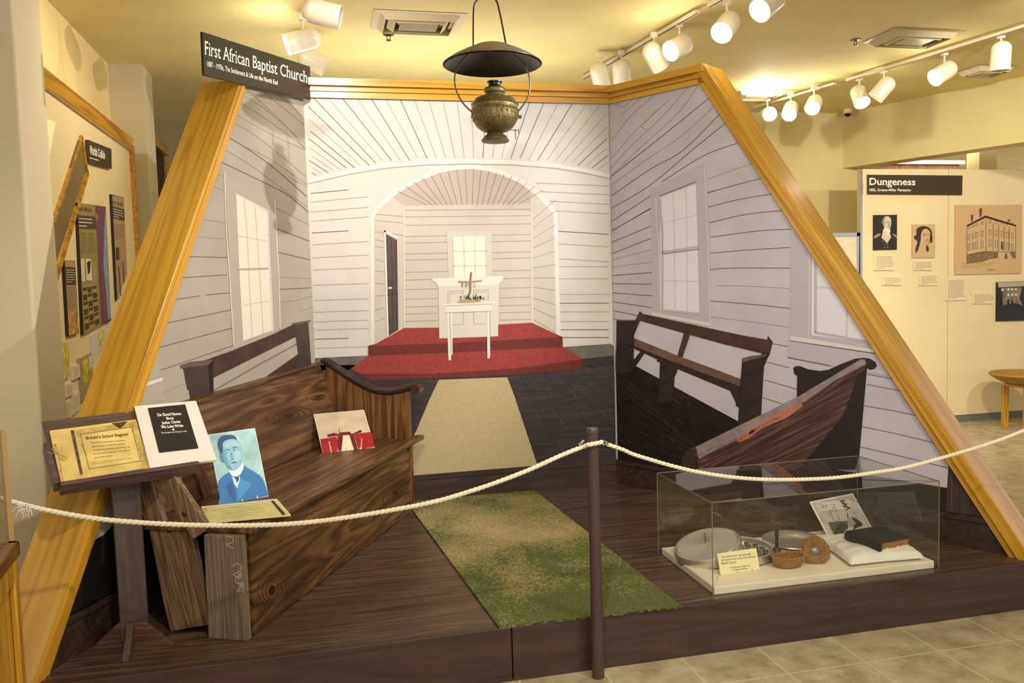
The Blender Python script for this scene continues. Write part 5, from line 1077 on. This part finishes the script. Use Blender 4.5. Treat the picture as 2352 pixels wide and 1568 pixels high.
PWo = lambda o: Plane((XW+o, 0, 0), (1, 0, 0))
bs = board('collide_sign', [(203, 321), (256, 342), (257, 388), (204, 373)], plain('dark_brown_sign', (70, 58, 44), .5), 'small dark sign reading Worlds Collide on the far left wall', 'sign')
text('lettering', 'Worlds Collide', PW, D1([(256, 92), (334, 125), (334, 165), (256, 138)]), letter_m, bs, .021, .03, serif=True)
textlines('printed_lines', PW, D1([(256, 150), (346, 176), (346, 194), (256, 170)]), 1, letter_m, bs, .021, 2.0)
# triangular pine frame
tf = thing('triangular_frame', PW.at(140, 560), 'tall tapering pine frame around a green board on the far left wall', 'frame')
g = G(); g.prism([PW.at(*p, .012) for p in [(183, 322), (120, 520), (124, 622), (196, 396)]], (-.011, 0, 0)); obj('backing', g, plain('olive_backing', (122, 108, 66), .5, .1, 4), tf)
def fbar(a, b, wpx, nm):
    A, B = PW.at(*a), PW.at(*b); d = (B-A).normalized(); s = d.cross(V((1, 0, 0)))*wpx; g = G(); g.prism([A-s, A+s, B+s, B-s], (.016, 0, 0)); obj(nm, g, pt_, tf)
fbar((183, 314), (118, 512), .010, 'frame_bar'); fbar((183, 314), (196, 398), .012, 'frame_bar'); fbar((197, 396), (124, 640), .016, 'frame_bar')
olive = plain('olive_panel', (150, 138, 84), .5); brn = plain('brown_band', (84, 70, 50), .5); tanp = plain('tan_panel', (178, 150, 112), .5); purp = plain('purple_field', (116, 72, 104), .5, .06, 10); blue = plain('pale_blue_sea', (132, 158, 182), .5, .08, 20)
b1 = board('mission_panel', D1([(192, 388), (338, 408), (365, 985), (222, 1058)]), black_m, 'tall olive, purple and blue text panel on the far left wall', 'panel', .014)
flat('print', PW, D1([(196, 390), (284, 402), (316, 1012), (226, 1055)]), olive, b1, .0145)
flat('purple_field', PW, D1([(284, 402), (338, 410), (330, 520), (326, 700), (345, 900), (350, 985), (316, 1012)]), purp, b1, .0150)
flat('blue_field', PW, D1([(338, 410), (342, 520), (350, 700), (364, 975), (350, 985), (340, 850), (326, 700), (330, 520)]), blue, b1, .0152)
flat('header_band', PW, D1([(196, 450), (286, 458), (289, 522), (199, 520)]), brn, b1, .0150)
text('lettering', 'Spanish Missions', PW, D1([(200, 402), (264, 412), (264, 436), (200, 428)]), brn, b1, .0150, .01)
textlines('header_lines', PW, D1([(202, 458), (268, 464), (284, 518), (203, 514)]), 3, letter_m, b1, .0156, 2.0, seed=3)
for q_ in (D1([(206, 535), (238, 537), (240, 650), (208, 650)]), D1([(246, 537), (280, 540), (284, 650), (248, 650)])): textlines('body_lines', PW, q_, 12, brn, b1, .0150, .9, seed=5, wlo=.2, whi=.5)
for q_, c_ in ((D1([(210, 672), (230, 672), (234, 790), (216, 785)]), (222, 208, 170)), (D1([(236, 670), (264, 674), (270, 784), (240, 780)]), (226, 214, 180)), (D1([(266, 684), (290, 686), (294, 795), (272, 795)]), (170, 150, 104))): flat('picture', PW, q_, plain('pic_%d' % c_[0], c_, .5), b1, .0156)
flat('picture_detail', PW, D1([(242, 690), (262, 680), (258, 740), (248, 752)]), ink_m, b1, .0161)
flat('table_print', PW, D1([(216, 805), (290, 795), (308, 1008), (230, 1045)]), plain('olive_table', (168, 152, 96), .5), b1, .0152)
for r_ in range(6):
    for c_ in range(3):
        u0, v0 = .04+c_*.33, .06+r_*.155; Q = D1([(216, 805), (290, 795), (308, 1008), (230, 1045)])
        flat('table_cell', PW, [bil(Q, u, v) for u, v in ((u0, v0), (u0+.29, v0), (u0+.29, v0+.07+.06*((r_+c_) % 2)), (u0, v0+.07+.06*((r_+c_) % 2)))], brn, b1, .0157)
flat('compass_mark', PW, D1([(292, 430), (299, 462), (293, 488), (287, 462)]), plain('orange_mark', (196, 110, 40), .5), b1, .0157)
b2 = board('text_panel', D1([(366, 345), (430, 362), (440, 720), (394, 885)]), black_m, 'tall tan text panel nearest the pine side trim, far left wall', 'panel', .014)
flat('print', PW, D1([(370, 350), (430, 364), (446, 750), (397, 880)]), tanp, b2, .0145); flat('header_band', PW, D1([(374, 404), (432, 422), (434, 482), (377, 466)]), brn, b2, .0150)
text('lettering', 'First Hunters', PW, D1([(374, 372), (424, 384), (424, 406), (374, 396)]), brn, b2, .0150, .01); textlines('header_lines', PW, D1([(378, 412), (430, 428), (432, 478), (380, 462)]), 4, letter_m, b2, .0156, 1.5, seed=8)
textlines('body_lines', PW, D1([(378, 490), (432, 500), (434, 580), (382, 575)]), 8, brn, b2, .0150, .8, wlo=.2, whi=.4); flat('picture', PW, D1([(388, 615), (406, 612), (408, 678), (391, 680)]), brn, b2, .0156)
strokes('picture_detail', PW, [D1([(404, 710), (414, 860)]), D1([(425, 690), (432, 790)])], 3, plain('figure_purple', (120, 86, 92), .5), b2, .0156)
b3 = board('text_panel', D1([(126, 680), (182, 682), (202, 1050), (148, 1066)]), black_m, 'narrow tan text panel below the triangular pine frame', 'panel', .014)
flat('print', PW, D1([(130, 682), (182, 684), (202, 1048), (151, 1064)]), tanp, b3, .0145); flat('header_band', PW, D1([(133, 712), (184, 716), (189, 805), (138, 806)]), brn, b3, .0150); textlines('header_lines', PW, D1([(137, 722), (183, 724), (187, 795), (141, 796)]), 6, letter_m, b3, .0156, 1.2, seed=12)
textlines('body_lines', PW, D1([(140, 812), (190, 812), (195, 930), (146, 936)]), 14, brn, b3, .0150, .7, wlo=.3, whi=.5); flat('orange_picture', PW, D1([(146, 944), (196, 940), (202, 1046), (152, 1060)]), plain('orange_brown_picture', (176, 126, 60), .6, .5, 30), b3, .0152)
yel = plain('yellow_print', (206, 192, 88), .6, .25, 30)
board('yellow_map_card', D1([(99, 1105), (150, 1092), (157, 1270), (106, 1296)]), yel, 'yellow map print lowest beside the white column', 'card', .012)
b4 = board('picture_panel', D1([(204, 1180), (266, 1148), (275, 1290), (222, 1400)]), tanp, 'small framed yellow map panel partly behind the left beam', 'panel', .014)
flat('map', PW, D1([(220, 1190), (246, 1176), (250, 1290), (226, 1312)]), plain('bright_yellow_map', (204, 186, 40), .6, .3, 40), b4, .0150); flat('picture', PW, D1([(250, 1168), (268, 1160), (271, 1215), (254, 1235)]), plain('pic_pale', (206, 204, 190), .6, .2, 60), b4, .0150)
b5 = board('picture_panel', D1([(270, 1062), (345, 1010), (345, 1080), (276, 1200)]), plain('pale_lilac', (214, 200, 190), .6), 'pale panel with yellow print tucked behind the left beam', 'panel', .014)
flat('map', PW, D1([(300, 1046), (330, 1030), (330, 1090), (306, 1120)]), yel, b5, .0150)
for i, (q_, lab) in enumerate(((D1([(170, 1216), (206, 1207), (209, 1270), (174, 1288)]), 'small white caption card beside the framed yellow map panel'), (D1([(136, 1310), (172, 1298), (175, 1360), (140, 1376)]), 'small white caption card below the yellow map print'), (D1([(168, 1362), (206, 1345), (209, 1430), (176, 1465)]), 'white caption card nearest the left beam above the lectern'), (D1([(122, 1410), (162, 1385), (166, 1472), (128, 1480)]), 'white caption card lowest beside the white column'))):
    cc_ = board('caption_card', q_, plain('caption_white', (226, 212, 182), .6), lab, 'card', .012, 'caption cards on the far left wall')
    q2_ = [bil(q_, u, v) for u, v in ((.12, .15), (.88, .15), (.88, .85), (.12, .85))]; textlines('printed_lines', PW, q2_, 5, plain('faint_brown_ink', (130, 104, 62), .7), cc_, .0125, .6, seed=i+20, wlo=.15, whi=.4)
# dark panel seen past the column
PD = PX(-1.40)
dp = thing('dark_exhibit_panel', (-1.4, 7.5, 0), 'near-black exhibit panel with pine top trim seen past the far left wall', 'display wall')
g = G(); g.bb((-1.46, 7.2, 0), (-1.40, 8.35, 2.86)); obj('panel', g, plain('near_black_panel', (26, 22, 14), .5), dp)
g = G(); g.bb((-1.47, 7.2, 2.86), (-1.36, 8.4, 2.95)); g.bb((-1.47, 8.35, 0), (-1.38, 8.42, 2.95)); obj('pine_trim', g, pt_, dp)

# ------------------------------------------------------------------ right display wall
YW = 7.147; PV = PY(YW)
dw = thing('exhibit_wall_panel', (6.5, YW, 0), 'cream free-standing exhibit wall carrying the Dungeness sign and pictures', 'display wall')
for x0_, x1_ in ((5.215, 6.2), (6.206, 7.3), (7.306, 8.4)):
    g = G(); g.bb((x0_, YW, .075), (x1_, YW+.05, 2.583)); obj('panel', g, disp_m, dw)
g = G(); g.bb((5.3, YW+.01, 0), (8.4, YW+.04, .08)); obj('kick_strip', g, plain('grey_kick', (110, 112, 92), .3), dw)
g = G(); g.bb((5.19, YW-.004, 0), (5.213, YW+.05, 2.583)); obj('edge_post', g, chrome_m, dw)
g = G(); g.bb((5.17, YW-.015, 2.34), (5.21, YW-.005, 2.44)); obj('hinge', g, chrome_m, dw)
gp = thing('glass_door_panel', (5.0, YW+.01, 0), 'half-height pale glass panel with chrome top rail left of the Dungeness wall', 'glass panel')
g = G(); g.bb((4.3, YW+.01, 1.93), (5.185, YW+.035, 1.965)); g.bb((5.16, YW+.01, .1), (5.185, YW+.035, 1.965)); obj('rail', g, chrome_m, gp)
g = G(); g.bb((4.3, YW+.018, .1), (5.16, YW+.026, 1.93)); obj('pane', g, plain('frosted_pane', (216, 202, 172), .3), gp)
PG = PY(YW+.018); text('lettering', 'EXIT', PG, [(1938, 551), (1963, 550), (1963, 558), (1938, 559)], plain('pale_letters', (230, 218, 188), .5), gp, .001, .02, mirror=True)
ds = board('dungeness_sign', [(1993, 401), (2211, 403), (2210, 448), (1993, 446)], plain('dark_olive_board', (58, 46, 24), .45), 'wide dark sign reading Dungeness on the right exhibit wall', 'sign', .015, pl=PV)
E1 = lambda p: T(1400, 0, 2.4706, p); E2 = lambda p: T(1930, 460, 5.227, p); PV2 = PV
text('lettering', 'Dungeness', PV, E1([(1475, 1008), (1736, 1012), (1736, 1050), (1475, 1048)]), letter_m, ds, .0155, .018, serif=True)
text('lettering', '1803, Greene-Miller Plantation', PV, E1([(1475, 1069), (1710, 1070), (1710, 1085), (1475, 1084)]), letter_m, ds, .0155, .018)
# portrait of an officer
of = board('officer_portrait', E2([(402, 176), (682, 173), (680, 590), (400, 597)]), plain('portrait_black', (34, 28, 26), .4, .2, 20), 'dark engraved portrait of a man in a uniform coat on the right exhibit wall', 'picture', .015, pl=PV)
def e2(nm, pts, c, k, par): return flat(nm, PV, smc(E2(pts)) if nm not in ('shoulders', 'lapel') else E2(pts), plain('tone_%d_%d_%d' % c, c, .5), par, .015+ce*k)
e2('shoulders', [(404, 470), (412, 420), (470, 395), (520, 420), (600, 420), (640, 400), (678, 440), (680, 588), (402, 594)], (40, 30, 28), 1, of)
e2('face', [(510, 235), (520, 205), (548, 190), (585, 195), (608, 225), (612, 265), (606, 310), (590, 345), (560, 345), (530, 325), (512, 285)], (206, 190, 160), 2, of)
e2('hair', [(505, 240), (520, 205), (545, 190), (530, 240), (528, 300), (512, 290), (500, 270)], (150, 134, 112), 3, of)
e2('lapel', [(515, 350), (495, 450), (550, 500), (560, 520), (612, 440), (590, 380), (575, 350)], (210, 196, 166), 3, of)
e2('collar', [(530, 330), (525, 370), (575, 430), (600, 380), (595, 345)], (226, 214, 190), 4, of)
e2('epaulette', [(408, 425), (470, 395), (480, 420), (415, 455)], (150, 134, 112), 4, of); e2('epaulette', [(625, 400), (672, 415), (676, 450), (650, 430)], (150, 134, 112), 4, of)
strokes('features', PV, [E2([(555, 265), (575, 262)]), E2([(590, 262), (604, 260)]), E2([(585, 268), (592, 295), (582, 300)]), E2([(575, 318), (596, 316)])], .9, ink_m, of, .015+ce*5)
flat('buttons', PV, [E2(ell(x, y, 6, 6, 8)) for x, y in ((510, 492), (575, 490), (530, 530), (570, 530), (530, 565), (570, 562))], plain('tone_button', (176, 160, 130), .5), of, .015+ce*4)
# drawing of a woman
wm = board('woman_drawing', E2([(866, 288), (1140, 286), (1138, 690), (864, 690)]), plain('tan_paper', (206, 172, 122), .6), 'tan ink drawing of a long-haired woman beside the officer portrait', 'picture', .015, pl=PV)
PE = wm; hairc = (60, 44, 34)
e2('hair', [(915, 350), (960, 315), (1020, 310), (1075, 335), (1100, 380), (1106, 490), (1082, 510), (1075, 440), (1080, 390), (1045, 345), (1000, 350), (972, 400), (965, 480), (945, 560), (905, 635), (905, 570), (925, 500), (890, 460), (888, 430), (915, 410)], hairc, 1, wm)
e2('hair', [(1035, 540), (1060, 560), (1062, 610), (1040, 615), (1030, 580)], hairc, 1, wm)
strokes('features', PV, [E2([(998, 408), (1022, 405)]), E2([(1040, 408), (1068, 404)]), E2([(1002, 418), (1018, 420)]), E2([(1045, 418), (1060, 418)]), E2([(1035, 470), (1050, 468)]), E2([(1018, 490), (1060, 490)]), E2([(1080, 440), (1070, 500), (1050, 530), (1010, 530)]), E2([(960, 500), (925, 620)])], .9, ink_m, wm, .015+ce*2)
# house drawing
hd = board('house_drawing', E2([(1386, 55), (2184, 50), (2178, 875), (1380, 890)]), MATS['tan_paper'], 'large tan ink drawing of a tall stone mansion', 'picture', .02, pl=PV)
P2 = .0205
strokes('outline', PV, [E2(p) for p in ([(1520, 300), (1740, 190), (2110, 300)], [(1520, 320), (1520, 640)], [(1750, 215), (1752, 610)], [(2108, 320), (2105, 700)], [(1520, 650), (1740, 612), (2105, 620)], [(1520, 650), (1520, 760)], [(1835, 270), (1832, 605)], [(1905, 290), (1900, 610)], [(1970, 310), (1970, 600)], [(2028, 320), (2026, 600)])], 1.0, ink_m, hd, P2)
flat('roof', PV, E2([(1518, 300), (1742, 182), (2112, 296), (2112, 316), (1742, 208), (1518, 320)]), ink_m, hd, P2)
flat('chimney', PV, [E2([(1565, 175), (1600, 172), (1592, 250), (1572, 255)]), E2([(1665, 100), (1705, 96), (1695, 195), (1672, 200)]), E2([(2008, 228), (2040, 228), (2034, 255), (2012, 250)])], plain('soft_ink', (92, 72, 50), .6), hd, P2)
wl_ = []
for r_, (yl, yr, hh) in enumerate(((305, 250, 34), (400, 360, 72), (510, 480, 88))):
    for i, x in enumerate((1543, 1592, 1636, 1702)): y = yl-(yl-yr)*i/3*(1.0); wl_.append(E2([(x-9-i, y+12), (x+9+i, y+8), (x+9+i, y+hh), (x-9-i, y+hh+4)]))
    for i, x in enumerate((1800, 1875, 1945, 2010, 2065)): y = yr-12+(12+8*r_)*i*.5+r_*0; wl_.append(E2([(x-14, y), (x+12, y+4), (x+12, y+hh*.95), (x-14, y+hh*.95)]))
strokes('windows', PV, [w__+[w__[0]] for w__ in wl_], .9, plain('soft_ink', (92, 72, 50), .6), hd, P2)
flat('basement', PV, [E2([(1520, 655), (1735, 615), (1895, 622), (1895, 690), (1780, 710), (1700, 740), (1520, 760)]), E2([(2028, 622), (2105, 625), (2105, 700), (2070, 690)]), E2([(1975, 640), (1990, 625), (2005, 640), (2008, 705), (1975, 705)]), E2([(1930, 490), (1958, 495), (1960, 595), (1930, 595)])], plain('stone_ink', (112, 92, 64), .6, .5, 120), hd, P2)
textlines('ground_marks', PV, E2([(1450, 750), (1900, 740), (1900, 810), (1450, 820)]), 3, plain('soft_ink', (92, 72, 50), .6), hd, P2, .8, wlo=.01, whi=.04)
text('lettering', 'Dungeness', PV, E2([(1765, 822), (1858, 820), (1858, 842), (1765, 844)]), ink_m, hd, P2, 0, shear=.3)
# ruin photo
rp = board('ruin_photograph', E2([(1885, 982), (2300, 966), (2300, 1440), (1880, 1450)]), plain('photo_black', (22, 20, 18), .4, .3, 10), 'black-and-white photograph of ruined walls at the right edge', 'picture', .02, pl=PV)
flat('sky', PV, E2([(1888, 985), (2300, 970), (2300, 1040), (2200, 1030), (1900, 1045)]), plain('photo_sky', (176, 166, 142), .5), rp, P2)
flat('ruin_wall', PV, E2([(1945, 1050), (2180, 1042), (2150, 1180), (2190, 1260), (2100, 1230), (1950, 1260)]), plain('photo_wall', (118, 108, 92), .5, .3, 30), rp, P2+ce)
flat('openings', PV, [E2([(x-12, y), (x+12, y), (x+12, y+h_), (x-12, y+h_)]) for x, y, h_ in ((1945, 1058, 30), (2020, 1055, 26), (2060, 1055, 26), (2110, 1055, 26), (2018, 1120, 30), (2064, 1118, 30), (2110, 1118, 28))], plain('photo_light', (214, 204, 178), .5), rp, P2+ce*2)
flat('openings', PV, [E2([(x-12, y), (x+12, y), (x+12, y+60), (x-12, y+60)]) for x, y in ((1938, 1195), (2018, 1190), (2064, 1200))], dark_m, rp, P2+ce*3)
for i, (q_, n_, lab) in enumerate((([(408, 650), (655, 650), (650, 838), (404, 838)], 8, 'cream caption card directly below the officer portrait'), ([(508, 912), (745, 918), (740, 1018), (504, 1018)], 4, 'short cream caption card lowest under the officer portrait'), ([(880, 728), (1112, 722), (1108, 838), (876, 838)], 5, 'cream caption card directly below the woman drawing'), ([(950, 898), (1182, 886), (1178, 1020), (948, 1025)], 6, 'cream caption card lowest under the woman drawing'), ([(1272, 935), (1512, 922), (1508, 1198), (1270, 1202)], 14, 'tall cream caption card left below the mansion drawing'), ([(1588, 1112), (1848, 1108), (1846, 1240), (1584, 1240)], 6, 'cream caption card left of the ruin photograph'))):
    Q = E2(q_); cc_ = board('caption_card', Q, plain('caption_cream', (232, 214, 172), .6), lab, 'card', .015, 'caption cards on the right exhibit wall', pl=PV)
    textlines('printed_lines', PV, [bil(Q, u, v) for u, v in ((.1, .1), (.96, .1), (.96, .92), (.1, .92))], n_, plain('brown_print', (160, 126, 90), .7), cc_, .0156, 1.0, seed=i+40, wlo=.04, whi=.14)

# stool with basket
stc = V((6.66, 6.62, 0)); st = thing('wooden_stool', stc, 'pale wooden stool at the right edge holding a coiled basket', 'stool')
pw_ = wood('pale_pine', PINE, (0, 0, 1), (1, 0, 0), .4, .8, 16, .4, .05)
for sx_, sy_ in ((-1, -1), (1, -1), (1, 1), (-1, 1)):
    g = G(); c = stc+V((sx_*.13, sy_*.13, 0)); g.bb(c+V((-.027, -.02, 0)), c+V((.027, .02, .42))); obj('leg', g, pw_, st, bevel=.003)
g = G(); g.lathe([(.001, .42), (.19, .42), (.19, .445), (.001, .445)], stc, n=36); obj('seat', g, pw_, st, smooth=True)
cb = stc+V((0, 0, .446)); bk2 = thing('coiled_basket', cb, 'wide golden coiled basket resting on the wooden stool', 'basket')
coil = wood('coiled_grass', [(.2, (116, 80, 22)), (.5, (170, 126, 40)), (.85, (206, 166, 74))], (0, 0, 1), (1, 0, 0), .5, 50, 50, .3, .5)
g = G()
for i in range(12):
    rr = .12+.018*i; zz_ = .008+.0007*i*i; g.tube([cb+V((math.cos(t)*rr, math.sin(t)*rr, zz_)) for t in [2*math.pi*j/56 for j in range(56)]], .0135, 7, closed=True)
g.add([cb+V((math.cos(2*math.pi*i/30)*.125, math.sin(2*math.pi*i/30)*.125, .006)) for i in range(30)], [tuple(range(30))])
obj('coils', g, coil, bk2, smooth=True)

# things in the far room, through the gap above the right exhibit wall
g = G(); g.bb((7.72, 8.4, 0), (7.97, 8.6, 3.3)); struct('wall_pier', g, wallg_m)
fd = thing('wooden_cabinet', (6.6, 9.5, 0), 'brown wooden cabinet top showing above the right exhibit wall', 'cabinet')
g = G(); g.bb((5.9, 9.6, 0), (8.5, 10.0, 3.0)); obj('body', g, wood('brown_cabinet', [(.3, (96, 52, 20)), (.6, (132, 76, 32)), (.9, (156, 96, 44))], (0, 0, 1), (1, 0, 0), .5), fd)
g = G(); g.bb((5.85, 9.55, 3.0), (8.55, 10.05, 3.05)); obj('cornice', g, plain('white_cornice', (226, 222, 196), .5), fd)

# ------------------------------------------------------------------ cabinet at the lower left
CB = thing('display_cabinet', (-1.15, 2.5, 0), 'golden wood display cabinet with dark rim, cut by the lower left corner', 'cabinet')
k0 = PZ(.80).at(44, 1248); k0 = V((k0.x, k0.y, 0)); near = PZ(.80).at(-30, 1340); dn = (V((near.x, near.y, 0))-k0).normalized(); lf = V((dn.y, -dn.x, 0))
if lf.x > 0: lf = -lf
cbm = wood('golden_oak', PINE, (0, 0, 1), dn, .35, .6, 14, .4, .05, coat=.3); cbd = wood('dark_oak_rim', [(.2, (84, 48, 16)), (.6, (122, 74, 26)), (.9, (160, 104, 44))], dn, (0, 0, 1), .3, .6, 14, .3, .05, coat=.4)
g = G(); q0 = k0+dn*.02+lf*.02; g.prism([q0, q0+dn*1.2, q0+dn*1.2+lf*.6, q0+lf*.6], (0, 0, .77)); obj('body', g, cbm, CB)
g = G(); g.prism([k0-dn*.01, k0+dn*1.25, k0+dn*1.25+lf*.035, k0-dn*.01+lf*.035], (0, 0, .05)); 
g.v = [p+V((0, 0, .76)) for p in g.v]; g2 = G(); g2.prism([k0-dn*.01, k0+dn*.025, k0+dn*.025+lf*.65, k0-dn*.01+lf*.65], (0, 0, .05)); g2.v = [p+V((0, 0, .76)) for p in g2.v]; g.add(g2.v, g2.f); obj('rim', g, cbd, CB, bevel=.008)
for a0, a1, z0_, z1_ in ((0, .05, .0, .77), (.05, 1.2, 0, .30), (.05, 1.2, .70, .77)):
    g = G(); p = q0-lf*.018; g.prism([p+dn*a0+V((0, 0, z0_)), p+dn*a1+V((0, 0, z0_)), p+dn*a1+V((0, 0, z1_)), p+dn*a0+V((0, 0, z1_))], lf*.018); obj('side_frame', g, cbm, CB, bevel=.004)
g = G(); g.prism([q0+dn*.02+V((0, 0, .771)), q0+dn*1.2+V((0, 0, .771)), q0+dn*1.2+lf*.6+V((0, 0, .771)), q0+dn*.02+lf*.6+V((0, 0, .771))], (0, 0, .004)); obj('lining', g, plain('grey_lining', (150, 140, 122), .6), CB)
vp = thing('brass_glass_frame', k0+V((0, 0, .81)), 'slim brass corner frame of a glass showcase at the left edge above the cabinet', 'showcase frame')
ga, gb2 = PY(2.9).at(12, 990), PY(2.9).at(28, 1250)
g = G(); g.tube([PY(2.9).at(5, 988), PY(2.9).at(30, 1310)], .011, 4); obj('corner_post', g, plain('dull_brass', (176, 150, 92), .4, metal=.3), vp)
g = G(); pa, pb_ = PY(2.9).at(4, 988), PY(2.9).at(24, 1262); g.prism([pa, pb_, pb_-V((.5, 0, 0)), pa-V((.5, 0, 0))], (0, .004, 0)); obj('pane', g, pane_mat('showcase_glass', (.86, .82, .74), 1.5), vp)
